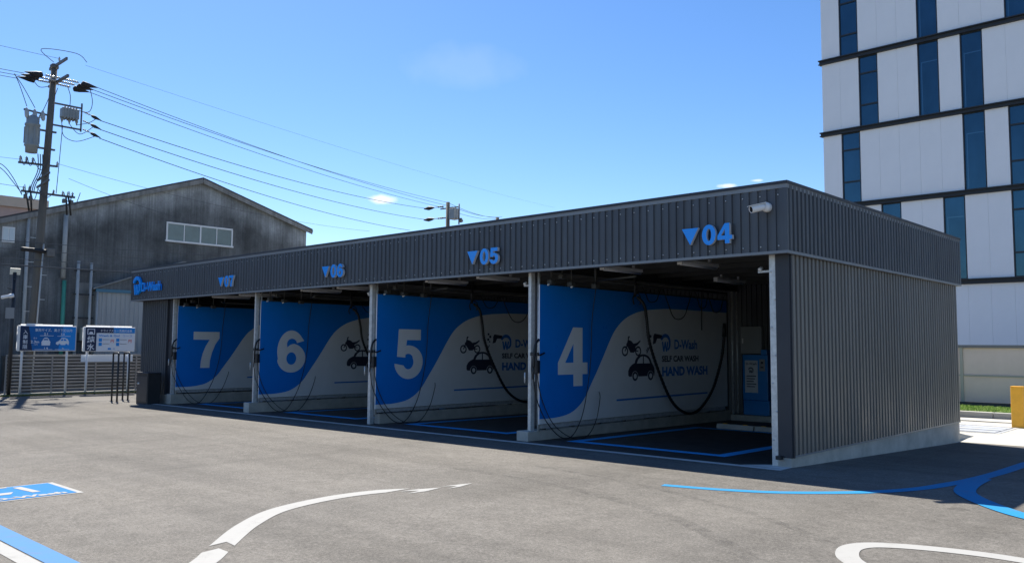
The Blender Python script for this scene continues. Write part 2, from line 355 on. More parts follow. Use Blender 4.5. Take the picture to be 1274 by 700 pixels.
quadstrip(sp2([(3.3, -4.9), (2.75, -4.62), (2.48, -4.38), (2.36, -4.15), (2.33, -3.94), (2.42, -3.76), (2.66, -3.62), (3.02, -3.52), (3.4, -3.50), (4.0, -3.6), (4.6, -4.0)], 10), .17, 'rounded_white_marking', M_WLINE, 'rounded white stroke of a large painted figure')
drape([[(-4.3, -8.53), (-.6, -8.53), (-.6, -8.35), (-4.3, -8.35)]], 'blue_edge_line', M_LBLINE, 'light blue painted band beside a white band')
drape([[(-4.3, -8.67), (-.6, -8.67), (-.6, -8.545), (-4.3, -8.545)]], 'white_edge_line', M_WLINE, 'white painted band along the light blue band')
drape([[(-20.0, -.37), (.02, -.37), (.02, -.22), (-20.0, -.22)]], 'bay_front_line', mat('pale_strip', (.60, .58, .54), .85, 0, .2, 3), 'pale strip along the open front of the bays')
drape([[(-.62, -.215), (.02, -.215), (.02, .0), (-.16, .1), (-.3, .1)]], 'post_pad', MATS['pale_strip'], 'pale triangular concrete pad at the corner post', .006)
# blue ground sign: sheet with border, glyph strokes and a row of letters along its side
gsx0, gsx1, gsy1, gsy0 = -5.76, -4.76, -7.2, -9.9
s0 = drape([[[(gsx0, gsy0), (gsx1, gsy0), (gsx1, gsy1), (gsx0, gsy1)]]], 'ground_sign', M_WLINE, 'blue and white notice painted on the asphalt', .004)
drape([[[(gsx0+.04, gsy0+.04), (gsx1-.04, gsy0+.04), (gsx1-.04, gsy1-.06), (gsx0+.04, gsy1-.06)]]], 'blue_field', worn_paint('ground_sign_blue', (.012, .155, .40), .25), None, .007, s0)
st = [[(-5.62, -7.66), (-5.13, -7.60), (-5.13, -7.52), (-5.62, -7.57)], [(-5.30, -9.6), (-5.16, -9.6), (-5.16, -7.80), (-5.30, -7.74)], [(-5.70, -9.6), (-5.655, -9.6), (-5.655, -7.7), (-5.70, -7.7)]]
for k in range(6): st.append([(-5.58, -8.10-.3*k), (-5.45, -8.10-.3*k), (-5.45, -7.88-.3*k), (-5.58, -7.88-.3*k)])
drape([[l] for l in st], 'symbol_strokes', M_WLINE, None, .010, s0)
mb = MB(); text(mb, 'SELF CAR WASH  D-Wash', 0, 0, .17, lambda u, v, d: (-4.84-v, -9.72+u, gh(-4.84-v, -9.72+u)+.010), .05, width=2.38)
mb.f = [f[::-1] for f in mb.f]; mb.build('lettering', M_WLINE, s0)
for i in range(len(s0.children)): pass

def stain(name, c, k):
    m = bpy.data.materials.new(name); m.use_nodes = True; N = m.node_tree.nodes; L = m.node_tree.links; b = N['Principled BSDF']; b.inputs['Base Color'].default_value = (*c, 1); b.inputs['Roughness'].default_value = .9
    tc = N.new('ShaderNodeTexCoord'); n = N.new('ShaderNodeTexNoise'); n.inputs['Scale'].default_value = 6; n.inputs['Detail'].default_value = 8; n.inputs['Roughness'].default_value = .75; L.new(tc.outputs['Object'], n.inputs[0])
    r = N.new('ShaderNodeMapRange'); r.inputs[1].default_value = .40; r.inputs[2].default_value = .68; r.inputs[3].default_value = 0; r.inputs[4].default_value = k; L.new(n.outputs[0], r.inputs[0]); L.new(r.outputs[0], b.inputs['Alpha']); return m
M_TYRE = stain('rubber_mark', (.035, .034, .033), .24)
for k, (pth, w) in enumerate([(p_, w_) for p_, w_ in (([(-3.2, -3.1), (-1.2, -3.3), (.6, -3.9), (2.0, -4.9)], .16), ([(-2.6, -2.2), (-.6, -2.6), (1.2, -3.3), (2.6, -4.3)], .10), ([(-9, -3.2), (-6, -3.4), (-3.5, -4.2), (-1.6, -5.4), (.5, -6.6)], .14), ([(-9, -4.6), (-6.2, -4.9), (-4.2, -5.8), (-2.6, -7.2)], .14), ([(-14, -3.0), (-10, -3.6), (-6.5, -6.0), (-4.4, -7.0)], .16))][:2]):
    quadstrip(sp2(pth, 10), w, 'tyre_mark', M_TYRE, ('faint dark tyre mark sweeping past the rounded white stroke', 'faint narrow tyre mark below the blue line tip', 'faint dark tyre mark crossing the curved arrow', 'faint dark tyre mark beside the curved arrow', 'faint dark tyre mark near the painted notice')[k], .002)

# ------------------------------------------------------------------ car wash building
PX = [-4.77, -9.357, -14.084, -18.68]          # partition lines, bays 4 to 7
ZB, ZT, D, OYF, OX, LF = 2.857, 3.82, 7.606, .207, .10, -21.03
wash = thing('car_wash_building', (-10.5, 3.7, -.2), 'long low charcoal ribbed self car wash with four open bays', 'car wash')
def ribs_y(mb, y, x0, x1, z0, z1, pitch=.13, depth=.03, sgn=-1):       # ribbed sheet facing -Y (sgn -1) or +Y
    n = int(round((x1-x0)/pitch)); pr = []
    for i in range(n):
        a = x0+(x1-x0)*i/n; p = (x1-x0)/n
        e = .0025*((i//6) % 2); pr += [(a, e), (a+p*.32, e), (a+p*.39, depth+e), (a+p*.93, depth+e)]
    pr.append((x1, 0)); vs_ = [(px, y+sgn*d, z) for z in (z0, z1) for px, d in pr]; k = len(pr)
    fs = [(i, i+1, i+1+k, i+k) for i in range(k-1)]
    mb.add(vs_, fs if sgn < 0 else [f[::-1] for f in fs]); return mb
def ribs_x(mb, x, y0, y1, z0, z1, pitch=.13, depth=.03, sgn=1):
    n = int(round((y1-y0)/pitch)); pr = []
    for i in range(n):
        a = y0+(y1-y0)*i/n; p = (y1-y0)/n
        e = .0025*((i//6) % 2); pr += [(a, e), (a+p*.32, e), (a+p*.39, depth+e), (a+p*.93, depth+e)]
    pr.append((y1, 0)); vs_ = [(x+sgn*d, py, z) for z in (z0, z1) for py, d in pr]; k = len(pr)
    fs = [(i, i+1, i+1+k, i+k) for i in range(k-1)]
    mb.add(vs_, fs if sgn > 0 else [f[::-1] for f in fs]); return mb
# fascia sheets with backing
m = MB(); ribs_y(m, -OYF+.02, LF+.02, OX-.02, ZB+.03, ZT-.04, .13, .02); m.box(LF+.03, OX-.03, -OYF+.024, -OYF+.06, ZB+.02, ZT-.03); m.build('front_fascia', M_FASC, wash)
m = MB(); ribs_x(m, OX-.02, -OYF+.03, D+.10, ZB+.03, ZT-.04); m.box(OX-.06, OX-.024, -OYF+.07, D+.08, ZB+.02, ZT-.03); m.build('side_fascia', M_FASC, wash)
m = MB(); ribs_x(m, LF+.02, -OYF+.03, D+.10, ZB+.03, ZT-.04, sgn=-1); m.box(LF+.024, LF+.06, -OYF+.07, D+.08, ZB+.02, ZT-.03); m.build('side_fascia', M_FASC, wash)
m = MB(); ribs_y(m, D+.10, LF+.02, OX-.02, ZB+.03, ZT-.04, sgn=1); m.box(LF+.03, OX-.03, D+.05, D+.096, ZB+.02, ZT-.03); m.build('rear_fascia', M_FASC, wash)
def ring(z0, z1, o, t):
    m = MB(); a, b, c, d_ = LF-o, OX+o, -OYF-o, D+.12+o
    m.box(a, b, c, c+t, z0, z1); m.box(a, b, d_-t, d_, z0, z1); m.box(a, a+t, c+t, d_-t, z0, z1); m.box(b-t, b, c+t, d_-t, z0, z1); return m
ring(ZT-.03, ZT+.012, .018, .16).build('coping', M_FLASH, wash)
ring(ZT-.085, ZT-.03, .006, .03).build('coping_trim', M_TRIM, wash)
ring(ZB-.004, ZB+.034, .008, .05).build('lower_trim', M_TRIM, wash)
for sx in (OX+.003,):
    m = MB(); m.box(OX-.05, OX+.004, -OYF-.003, -OYF+.05, ZB+.034, ZT-.085); m.build('corner_trim', M_FASC, wash)
m = MB(); m.box(LF-.003, LF+.045, -OYF-.003, -OYF+.045, ZB+.034, ZT-.085); m.build('corner_trim', M_FASC, wash)
m = MB(); m.box(OX-.04, OX+.004, D+.09, D+.123, ZB+.034, ZT-.085); m.build('corner_trim', M_FASC, wash)
# screws of the fascia
m = MB()
for i in range(81):
    x = OX-.12-.26*i
    for z in (ZB+.10, ZT-.17): m.lathe((x, -OYF+.001, z), (0, -1, 0), [(.010, 0), (.010, .006), (.001, .009)], 6)
o = m.build('fascia_screws', M_GALV, wash); o['kind'] = 'stuff'
# roof deck, soffit
m = MB(); m.box(LF+.06, OX-.06, -OYF+.06, D+.05, 3.22, 3.30); m.build('roof_deck', M_CEIL, wash)
m = MB(); m.box(LF+.05, OX-.05, -OYF+.04, .02, ZB+.006, ZB+.03); m.box(.0, OX-.05, .02, D+.05, ZB+.006, ZB+.03); m.build('soffit', M_SOFFIT, wash)
# steel beams under the deck
for x in [0-.2]+PX:
    m = MB(); m.box(x-.05, x+.05, .16, D-.05, 2.92, 2.93); m.box(x-.006, x+.006, .16, D-.05, 2.93, 3.20); m.box(x-.05, x+.05, .16, D-.05, 3.2, 3.216); m.build('roof_beam', M_DKSTEEL, wash)
for j in range(8):
    m = MB(); y = .35+j*.95; m.box(LF+.2, -.05, y-.03, y+.03, 3.04, 3.05); m.box(LF+.2, -.05, y-.03, y-.022, 3.05, 3.17); m.build('purlin', M_DKSTEEL, wash)
m = MB(); m.box(-20.7, -.15, .05, .13, ZB+.036, 3.2); m.build('front_beam', M_SOFFIT, wash)
# right wall
m = MB(); ribs_x(m, 0, .02, D, .155, ZB+.005, .13, .038); m.box(-.03, -.004, .03, D-.01, .15, ZB+.005); m.build('side_wall', M_CLADF, wash)
m = MB(); m.box(-.17, .024, -.014, .02, .125, ZB+.005); m.box(.0, .042, .02, .05, .125, ZB+.005); m.build('corner_flashing', M_FLASH, wash)
m = MB(); m.box(-.02, .042, .05, D+.01, .132, .155); m.build('base_flashing', M_TRIM, wash)
m = MB(); m.bevel_box(-.18, .012, -.01, D+.03, -.7, .13, .008); m.build('plinth', M_CONC, wash)
m = MB(); m.box(-.12, -.03, D-.06, D-.0, .13, ZB); m.build('rear_corner', M_FLASH, wash)
m = MB(); m.box(-.17, -.10, -.10, -.014, .10, .15); m.build('drain_stub', M_BLKMET, wash)
# left machine room
m = MB(); ribs_y(m, .10, -20.85, -19.10, .10, ZB+.005); m.box(-20.84, -19.1, .105, .14, .10, ZB+.005); m.build('machine_room_front', M_FASC, wash)
m = MB(); ribs_x(m, -20.85, .10, D, .10, ZB+.005, sgn=-1); m.box(-20.84, -20.8, .14, D, .10, ZB+.005); m.build('machine_room_wall', M_FASC, wash)
m = MB(); m.box(-19.1, -18.75, .13, .17, .05, ZB+.005); m.box(-19.12, -19.085, .075, .13, .1, ZB+.005); m.build('machine_room_door', M_FLASH, wash)
m = MB(); m.bevel_box(-20.87, -18.76, .08, D, -.7, .10, .008); m.build('plinth', M_CONC, wash)
# rear wall
m = MB(); ribs_y(m, D-.03, -20.8, -.1, -.5, 3.22); m.box(-20.8, -.1, D-.025, D, -.5, 3.22); m.build('rear_wall', M_BACK, wash)
m = MB(); ribs_y(m, D, -20.8, -.0, .03, ZB, sgn=1); m.build('rear_cladding', M_CLADF, wash)
# inner liner of right wall
m = MB(); m.box(-.06, -.04, .1, D-.1, .2, 3.1); m.build('inner_liner', M_BACK, wash)

# corner post
def column(x, y, z0, z1, w=.10):
    m = MB(); m.box(x, x+w, y, y+.012, z0, z1); m.box(x, x+.010, y+.012, y+.10, z0, z1); m.box(x+w-.010, x+w, y+.012, y+.10, z0, z1); m.box(x+.01, x+w-.01, y+.088, y+.1, z0, z1)
    return m.build('post', M_GALV, wash)
p_ = column(-.262, -.005, -.01, ZB+.03, .105)
m = MB()
for k in range(7): m.lathe((-.235+.05*(k % 2), -.006, .35+.38*k), (0, -1, 0), [(.012, 0), (.012, .01), (.001, .014)], 6)
m.build('bolts', M_GALV, p_)
for i, x in enumerate(PX):
    gz = gh(x, 0)
    if i != 1:                                  # bay divider kerb reaches past the post
        m = MB(); m.bevel_box(x-.135, x+.13, -.10 if i < 3 else .02, 6.9, gz-.5, .13, .008); m.build('divider_kerb', M_CONC, wash)
        column(x-.02, .06, .128, ZB+.03, .065)
    else:
        m = MB(); m.bevel_box(x-.02, x+.15, .26, 6.9, gz-.5, .13, .008); m.build('divider_kerb', M_CONC, wash)
        column(x-.0, .06, gz-.02, ZB+.03, .09)
    m = MB(); m.tube([(x+.135, .16, .12), (x+.135, .16, 2.9)], .024, 10); m.build('standpipe', M_GALV, wash)
    # frame and lining of the partition
    m = MB(); m.box(x-.02, x+.10, .22, 6.9, .20, 2.70); m.build('partition_core', M_BACK, wash)
    for k in range(9):
        y = .35+k*.8; m = MB(); m.box(x+.03, x+.12, y-.03, y+.03, .10, .27); m.build('bracket', M_DKSTEEL, wash)
    m = MB(); m.box(x+.10, x+.165, .2, 6.6, .165, .235); m.build('base_channel', M_GALV, wash)
    m = MB(); m.tube([(x+.16, 6.98, .0), (x+.16, 6.98, 2.9)], .03, 10); m.tube([(x+.17, 7.2, .0), (x+.17, 7.2, 2.9)], .02, 10); m.build('standpipe', M_GALV, wash)

# printed panels
def panel(x, num):
    X = x+.20
    m = MB(); m.box(X-.02, X, .11, 6.65, .245, 2.66)
    pn = m.build('graphic_panel', M_WPANEL, wash)
    tag(pn, 'blue and white printed wall panel with the figure %s' % num)
    curve = sp2([(.11, .335), (.50, .335), (.78, .36), (1.0, .41), (1.2, .51), (1.38, .66), (1.55, .88), (1.75, 1.14), (1.95, 1.42), (2.13, 1.68), (2.31, 1.90), (2.55, 2.08), (2.84, 2.21), (3.26, 2.31), (3.8, 2.36), (4.5, 2.385), (6.65, 2.385)], 5)
    m = MB(); m.flat([curve+[(6.65, 2.66), (.11, 2.66)]], on_x(X+.002)); m.build('blue_field', M_BPANEL, pn)
    m = MB(); glyph(m, num, .60, .87, 1.06, on_x(X+.005)); m.build('bay_number', M_WPANEL, pn)
    # car icon
    u0, v0, w, h = 2.74, .93, .92, .51
    f = lambda pts: [(u0+a*w, v0+b*h) for a, b in pts]
    m = MB(); T = on_x(X+.004)
    m.flat([f([(.03, .14), (0, .2), (.0, .36), (.05, .5), (.14, .6), (.24, .66)]+arc(.56, .62, .32, .38, 173, 12, 14)+[(.93, .58), (.99, .46), (1, .26), (.98, .15), (.95, .12)]+arc(.84, .14, .12, .21, 0, 180, 10)+arc(.25, .14, .12, .21, 0, 180, 10))], T)
    for cx in (.25, .84): m.flat([f(arc(cx, .15, .105, .18, 0, 360, 20)[:-1])], on_x(X+.006))
    c_ = m.build('car_icon', M_NAVY, pn)
    m = MB(); T = on_x(X+.008)
    m.flat([f([(.31, .64), (.37, .80), (.45, .89), (.54, .92), (.54, .64)])], T); m.build('car_window_cutout', M_WPANEL, pn)
    m = MB(); m.flat([f([(.58, .64), (.58, .92), (.68, .88), (.76, .80), (.82, .64)])], T)
    m.build('car_window_cutout', M_WPANEL, pn)
    for cx in (.25, .84): m = MB(); m.flat([f(arc(cx, .15, .055, .10, 0, 360, 16)[:-1])], T); m.build('car_hub_cutout', M_WPANEL, pn)
    # motorcycle icon
    u0, v0, w, h = 2.52, 1.40, .66, .40
    m = MB(); T = on_x(X+.004)
    for cx in (.17, .85): m.flat([f(arc(cx, .25, .16, .25, 0, 360, 20)[:-1]), f(arc(cx, .25, .105, .165, 0, 360, 18)[:-1][::-1])], T)
    T = on_x(X+.006)
    m.flat([f(stroke([(.17, .25), (.30, .62), (.36, .95)], .05))], T)
    m.flat([f([(.22, .58), (.36, .80), (.50, .74), (.60, .62), (.78, .66), (.95, .80), (.97, .74), (.82, .56), (.70, .48), (.72, .30), (.62, .18), (.44, .18), (.36, .34)])], on_x(X+.008))
    m.flat([f([(.30, .9), (.36, 1.0), (.42, .97), (.38, .88)])], T); m.flat([f(stroke([(.6, .3), (.85, .25)], .05))], T)
    m.build('motorcycle_icon', M_NAVY, pn)
    # spray gun icon
    m = MB(); T = on_x(X+.004)
    m.flat([[(3.62, 1.80), (3.66, 1.86), (3.94, 1.83), (3.95, 1.76), (3.76, 1.76), (3.70, 1.66), (3.60, 1.64), (3.62, 1.72)]], T)
    for a, b, r in ((3.52, 1.80, .03), (3.46, 1.86, .025), (3.45, 1.73, .03), (3.50, 1.68, .02)): m.flat([arc(a, b, r*1.3, r, 0, 360, 12)[:-1]], T)
    m.flat([stroke([(3.50, 1.60), (3.38, 1.46)], .025)], T); m.flat([stroke([(3.44, 1.58), (3.36, 1.5)], .02)], T)
    m.build('spray_icon', M_NAVY, pn)
    m = MB(); emblem(m, 3.93, 1.49, .37, on_x(X+.004)); m.build('emblem_print', M_BPRINT, pn)
    m = MB(); text(m, 'D-Wash', 4.40, 1.55, .27, on_x(X+.004), .03, width=.92); m.build('name_print', M_BPRINT, pn)
    m = MB(); text(m, 'SELF CAR WASH', 3.93, 1.285, .165, on_x(X+.004), .035, width=1.45); m.build('line_print', M_NAVY, pn)
    m = MB(); text(m, 'HAND WASH', 3.93, .995, .25, on_x(X+.004), .045, width=1.82); m.build('title_print', M_BPRINT, pn)
    m = MB(); m.flat([[(2.35, .545), (5.75, .565), (5.75, .60), (2.35, .58)]], on_x(X+.004)); m.build('rule_print', M_BPRINT, pn)
def emblem(mb, u, v, h, to3, depth=0.):       # hooked D arc over a small w
    w = h*.92; up_ = lambda pts: [(u+a*w, v+b*h) for a, b in pts]
    outer = arc(.42, .55, .56, .45, 165, 0, 14)+arc(.42, .40, .56, .40, 0, -60, 6); inner = arc(.42, .40, .38, .30, -60, 0, 6)+arc(.42, .52, .38, .28, 0, 160, 14)
    mb.flat([up_(outer+inner)], to3, depth)
    zz = [(.02, .55), (.16, .55), (.24, .22), (.33, .55), (.45, .55), (.53, .22), (.60, .55), (.74, .55), (.60, .0), (.46, .0), (.38, .30), (.30, .0), (.16, .0)]
    mb.flat([up_(zz)], to3, depth)
for i, x in enumerate(PX): panel(x, '4567'[i])

# fascia numbers and name
YF = -OYF-.075
for xa, n in ((-1.47, '4'), (-6.0, '5'), (-10.66, '6'), (-15.39, '7')):
    s_ = bpy.data.objects.new('bay_number_sign', None); s_.location = (0, 0, 0); col.objects.link(s_); s_.parent = wash
    s_.location = Vector((xa, YF, 3.04))-wash.location; tag(s_, 'raised blue triangle and figures 0%s on the fascia' % n)
    m = MB(); m.flat([[(xa, 3.30), (xa+.135, 3.06), (xa+.27, 3.30)]], on_y(YF)); m.build('arrow_face', M_SIGNB, s_)
    m = MB(); m.flat([[(xa, 3.30), (xa+.135, 3.06), (xa+.27, 3.30)]], on_y(YF+.003), .05); m.build('arrow_return', M_RETURN, s_)
    for k, ch in enumerate('0'+n):
        m = MB(); glyph(m, ch, xa+.33+k*.245, 3.04, .285, on_y(YF)); m.build('figure_face', M_SIGNB, s_)
        m = MB(); glyph(m, ch, xa+.33+k*.245, 3.04, .285, on_y(YF+.003), .05); m.build('figure_return', M_RETURN, s_)
s_ = bpy.data.objects.new('name_sign', None); col.objects.link(s_); s_.parent = wash; s_.location = Vector((-20.7, YF, 3.04))-wash.location
tag(s_, 'raised blue emblem and D-Wash lettering on the fascia')
m = MB(); emblem(m, -20.70, 3.04, .56, on_y(YF)); m.build('emblem_face', M_SIGNB, s_)
m = MB(); emblem(m, -20.70, 3.04, .56, on_y(YF+.003), .05); m.build('emblem_return', M_SIGNB, s_)
vs_, fs = text_loops_mesh('D-Wash', .36, .035)
k = 1.30/(max(p[0] for p in vs_)-min(p[0] for p in vs_))
for dd, nm in ((0, 'lettering_face'), (.05, 'lettering_back')):
    m = MB(); m.add([(-20.15+p[0]*k, YF+dd, 3.13+p[1]) for p in vs_], fs); m.build(nm, M_SIGNB, s_)

# ------------------------------------------------------------------ things in the bays
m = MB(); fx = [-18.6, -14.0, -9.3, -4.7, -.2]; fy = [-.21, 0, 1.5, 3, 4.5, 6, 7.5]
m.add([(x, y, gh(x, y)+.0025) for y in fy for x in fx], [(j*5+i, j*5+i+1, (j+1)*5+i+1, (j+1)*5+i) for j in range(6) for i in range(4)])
tag(m.build('bay_floor', mat('shaded_bay_asphalt', (.045, .044, .043), .6, 0, .35, 4, bump=.4, bscale=120)), 'asphalt floor inside the wash bays, darkened for roof shade', 'floor', kind='structure')  # separate sheet, the shade under the roof is put into its dark colour
def bay_mark(i, x, yf):
    x0, x1, y0, y1 = x+.58, x+3.58, yf-.04, 4.6; t = .21
    drape([[[(x0, y0), (x1, y0), (x1, y1), (x0, y1)], [(x0+t, y0+t), (x0+t, y1-t), (x1-t, y1-t), (x1-t, y0+t)]]], 'bay_rectangle', M_BAYBLUE, 'blue painted parking rectangle in bay %s' % ('four', 'five', 'six', 'seven')[i], .007)
for i, x in enumerate(PX): bay_mark(i, x, (.42, .62, .62, .62)[i])
lab = {0: 'bay four', 1: 'bay five', 2: 'bay six', 3: 'bay seven'}
for i, x in enumerate(PX):
    for j, (dx, y0) in enumerate(((1.12, .70), (2.66, .70), (1.35, 4.15), (2.9, 4.15))):
        if i and j > 1: continue
        t = thing('ceiling_light', (x+dx, y0+.57, 2.9), ('front ceiling batten light in %s nearer the painted figure', 'front ceiling batten light in %s farther from the figure', 'rear ceiling batten light in %s nearer the printed wall', 'rear ceiling batten light in %s farther from the printed wall')[j] % lab[i], 'ceiling light', 'batten lights under the wash roof')
        X = x+dx
        m = MB(); m.bevel_box(X-.05, X+.05, y0, y0+1.15, 2.935, 2.99, .006); m.box(X-.02, X+.02, y0+.2, y0+.24, 2.99, 3.06); m.box(X-.02, X+.02, y0+.9, y0+.94, 2.99, 3.06); m.build('housing', M_WPAINT, t)
        m = MB(); m.tube([(X, y0+.02, 2.925), (X, y0+1.13, 2.925)], .032, 10); m.build('tube_cover', M_DIFF, t)
        m = MB(); m.box(X-.045, X+.045, y0-.02, y0-.002, 2.9, 2.985); m.build('end_cap', M_WHITE, t)
    # wash gun with its hose
    t = thing('wash_hose', (x+.17, .10, 0), 'thin black wash hose and spray gun hanging at the front of %s' % lab[i], 'hose', 'spray guns at the bay fronts')
    X = x+.16
    m = MB(); m.bevel_box(X-.05, X+.06, .03, .11, 1.12, 1.34, .008); m.box(X-.08, X+.10, .00, .03, 1.42, 1.48); m.build('holster', M_BLKMET, t)
    m = MB(); m.tube(smooth_path([(X+.02, -.02, 1.22), (X+.03, -.02, 1.45), (X+.03, .02, 1.62), (X+.02, .12, 1.70), (X, .2, 1.66)], 5), .022, 8)
    m.tube([(X+.03, -.02, 1.48), (X+.06, .10, 1.43), (X+.08, .20, 1.47)], .014, 6); m.tube([(X+.02, -.02, 1.28), (X+.02, -.03, 1.02)], .016, 8); m.build('gun', M_BLACK, t)
    m = MB(); m.tube([(X+.02, -.005, .98), (X+.02, -.005, 1.10)], .018, 8); m.build('coupling', M_GALV, t); m = MB(); m.tube([(X-.2, .0, .95), (X-.2, .0, 1.13)], .014, 8); m.build('coupling', M_GALV, t)
    m = MB(); m.tube(smooth_path([(X+.02, -.02, 1.02), (X+.05, .02, .70), (X+.12, .20, .30), (X+.20, .48, gh(x, 0)+.06), (X+.22, .78, gh(x, 0)+.05), (X+.20, 1.08, .32), (X+.17, 1.28, .80), (X+.16, 1.40, 1.4), (X+.16, 1.44, 2.1), (X+.25, 1.46, 2.75)], 6), .009, 6)
    m.tube(smooth_path([(X+.03, .06, 1.12), (X+.06, .14, .70), (X+.14, .36, .25), (X+.26, .72, gh(x, 0)+.03), (X+.3, 1.1, gh(x, 0)+.03), (X+.26, 1.42, .24), (X+.2, 1.62, .62), (X+.12, 1.70, .75)], 6), .008, 6); m.build('hose', M_BLACK, t)
    # thick U shaped hose hung along the wall
    t = thing('vacuum_hose', (x+.5, 4.3, 0), 'thick black hose hung in a deep loop along the printed wall of %s' % lab[i], 'hose', 'thick hoses along the bay walls')
    X = x+.50
    pth = smooth_path([(X-.1, 2.76, 2.56), (X, 2.86, 2.40), (X, 2.95, 2.1), (X, 3.04, 1.68), (X, 3.34, 1.13), (X, 3.77, .55), (X, 4.22, .27), (X, 4.70, .22), (X, 5.15, .42), (X, 5.54, .78), (X, 5.86, 1.35), (X, 5.99, 1.85)], 8)
    m = MB(); m.tube(pth, .028, 10)
    for q in range(0, len(pth)-1, 1):
        a = pth[q]; b = pth[q+1]; m.tube([a*.62+b*.38, a*.38+b*.62], .034, 8, False)
    m.build('corrugated_hose', M_BLACK, t)
    m = MB(); m.tube([(X, 5.99, 1.82), (X, 6.0, 2.12)], .05, 10, True, .035); m.build('nozzle', M_BLACK, t)
    m = MB(); m.tube([(X-.1, 2.70, 2.56), (X-.1, 2.70, 3.0)], .03, 8); m.tube(arc3 := [(X-.1, 2.76+.13*math.cos(a/8*math.pi), 2.50+.13*math.sin(a/8*math.pi)) for a in range(-2, 11)], .012, 6); m.build('hanger', M_BLKMET, t)
    # swivel boom under the ceiling
    t = thing('ceiling_boom', (x+.4, 2.0, 2.8), 'swivelling pipe boom with looping cables under the roof of %s' % lab[i], 'boom', 'pipe booms under the wash roof')
    m = MB(); m.tube([(x+.40, 1.44, 3.2), (x+.40, 1.44, 2.80)], .03, 8); m.tube([(x+.40, 1.44, 2.80), (x+1.9, .55, 2.74)], .02, 8); m.tube([(x+.4, 1.44, 2.80), (x+.4, 6.3, 2.80)], .022, 8); m.build('pipe', M_DKSTEEL, t)
    m = MB()
    for a, b, dz in ((3.0, 3.7, .30), (3.75, 4.9, .62), (5.0, 5.6, .35), (5.5, 6.3, .42)):
        m = MB(); m.tube([(x+.36+.02*math.sin(s), a+(b-a)*s/12, 2.78-dz*math.sin(math.pi*s/12)**.8) for s in range(13)], .010, 6); m.build('looped_cable', M_BLACK, t)
    m = MB(); m.tube([(x+.4, 5.2, 2.8), (x+.4, 5.2, 1.95)], .012, 6); m.build('hanging_cord', M_BLACK, t)
    m = MB()
    for (dx, y, z) in ((.30, .30, 2.70), (.55, .55, 2.66), (.85, .85, 2.63), (.45, .42, 2.79)):
        m = MB(); m.bevel_box(x+dx-.05, x+dx+.05, y-.06, y+.06, z-.03, z+.05, .008); m.tube([(x+dx, y, z+.04), (x+dx, y, 3.2)], .012, 6); m.build('valve_box', M_DKSTEEL, t)
    for (dx, y, z) in ((.30, .23, 2.66), (.62, .48, 2.62)): m = MB(); m.lathe((x+dx, y, z), (0, -1, -.4), [(.001, .03), (.013, .027), (.016, .0), (.012, -.02)], 8); m.build('nozzle_cap', M_WHITE, t)
    # small floodlight on the near side of the next post
    xr = (-.26, PX[0], PX[1], PX[2])[i]
    t = thing('spot_lamp', (xr-.2, .3, 2.6), 'small spot lamp bracketed high beside the post closing %s' % lab[i], 'lamp', 'spot lamps on the bay posts')
    m = MB(); m.beam((xr-.03, .18, 2.66), (xr-.28, .24, 2.66), .03, .03); m.build('bracket', M_GALV, t)
    m = MB(); m.lathe((xr-.24, .22, 2.70), (-.2, -.6, -.5), [(.001, -.03), (.026, -.03), (.03, .02), (.024, .03), (.001, .03)], 12); m.build('lamp_head', M_WHITE, t)
# bay 4: rear step, machine, wall cabinet, wheel stops
drape([[(-4.5, 6.85), (-.3, 6.85), (-.3, 7.5), (-4.5, 7.5)]], 'step_base', M_CONC, 'floor under the rear concrete step of bay four')
for i, x in enumerate(PX):
    m = MB(); m.bevel_box(x+.14, (-.1, PX[0], PX[1], PX[2])[i]-.14, 6.88, D-.05, -.5, .045, .012); o = m.build('rear_step', M_CONC, wash)
mc = thing('wash_machine', (-4.14, 7.3, .045), 'blue coin operated wash machine with printed notice in bay four', 'machine')
m = MB(); m.bevel_box(-4.42, -3.80, 7.10, 7.5, .38, 1.42, .012); m.build('body', M_MACH, mc)
m = MB(); m.bevel_box(-4.40, -3.76, 7.08, 7.5, .045, .375, .012); m.build('base_cabinet', M_MACH, mc)
m = MB(); m.bevel_box(-3.98, -3.84, 7.14, 7.4, 1.42, 1.54, .01); m.build('top_box', M_MACH, mc)
m = MB(); m.flat([[(-4.36, .55), (-4.04, .55), (-4.04, 1.29), (-4.36, 1.29)]], on_y(7.096)); n_ = m.build('notice', M_STICK, mc)
m = MB(); emblem(m, -4.26, 1.0, .13, on_y(7.092)); text(m, 'D-Wash', -4.33, 1.19, .07, on_y(7.092), .02, width=.26)
for k in range(5): m.flat([[(-4.32, .92-.06*k), (-4.08-.03*(k % 3), .92-.06*k), (-4.08-.03*(k % 3), .94-.06*k), (-4.32, .94-.06*k)]], on_y(7.092))
m.build('notice_print', M_NAVY, n_)
m = MB(); m.flat([[(-4.00, 1.05), (-3.86, 1.05), (-3.86, 1.32), (-4.00, 1.32)]], on_y(7.096)); m.build('coin_panel', M_GREYBOX, mc)
m = MB(); m.box(-3.96, -3.90, 7.075, 7.096, 1.12, 1.15); m.lathe((-3.93, 7.096, 1.24), (0, -1, 0), [(.025, 0), (.025, .02), (.001, .024)], 10); m.build('coin_slot', M_BLKMET, mc)
cb = thing('electrical_cabinet', (-4.33, 7.5, 1.43), 'plain grey electrical cabinet on the rear wall above the blue machine', 'cabinet')
m = MB(); m.bevel_box(-4.60, -4.07, 7.36, 7.55, 1.44, 2.08, .01); m.build('box', M_GREYBOX, cb)
m = MB(); m.box(-4.57, -4.10, 7.345, 7.357, 1.47, 2.05); d_ = m.build('door', M_GREYBOX, cb)
m = MB(); m.box(-4.545, -4.52, 7.32, 7.345, 1.68, 1.80); m.build('handle', M_WHITE, d_)
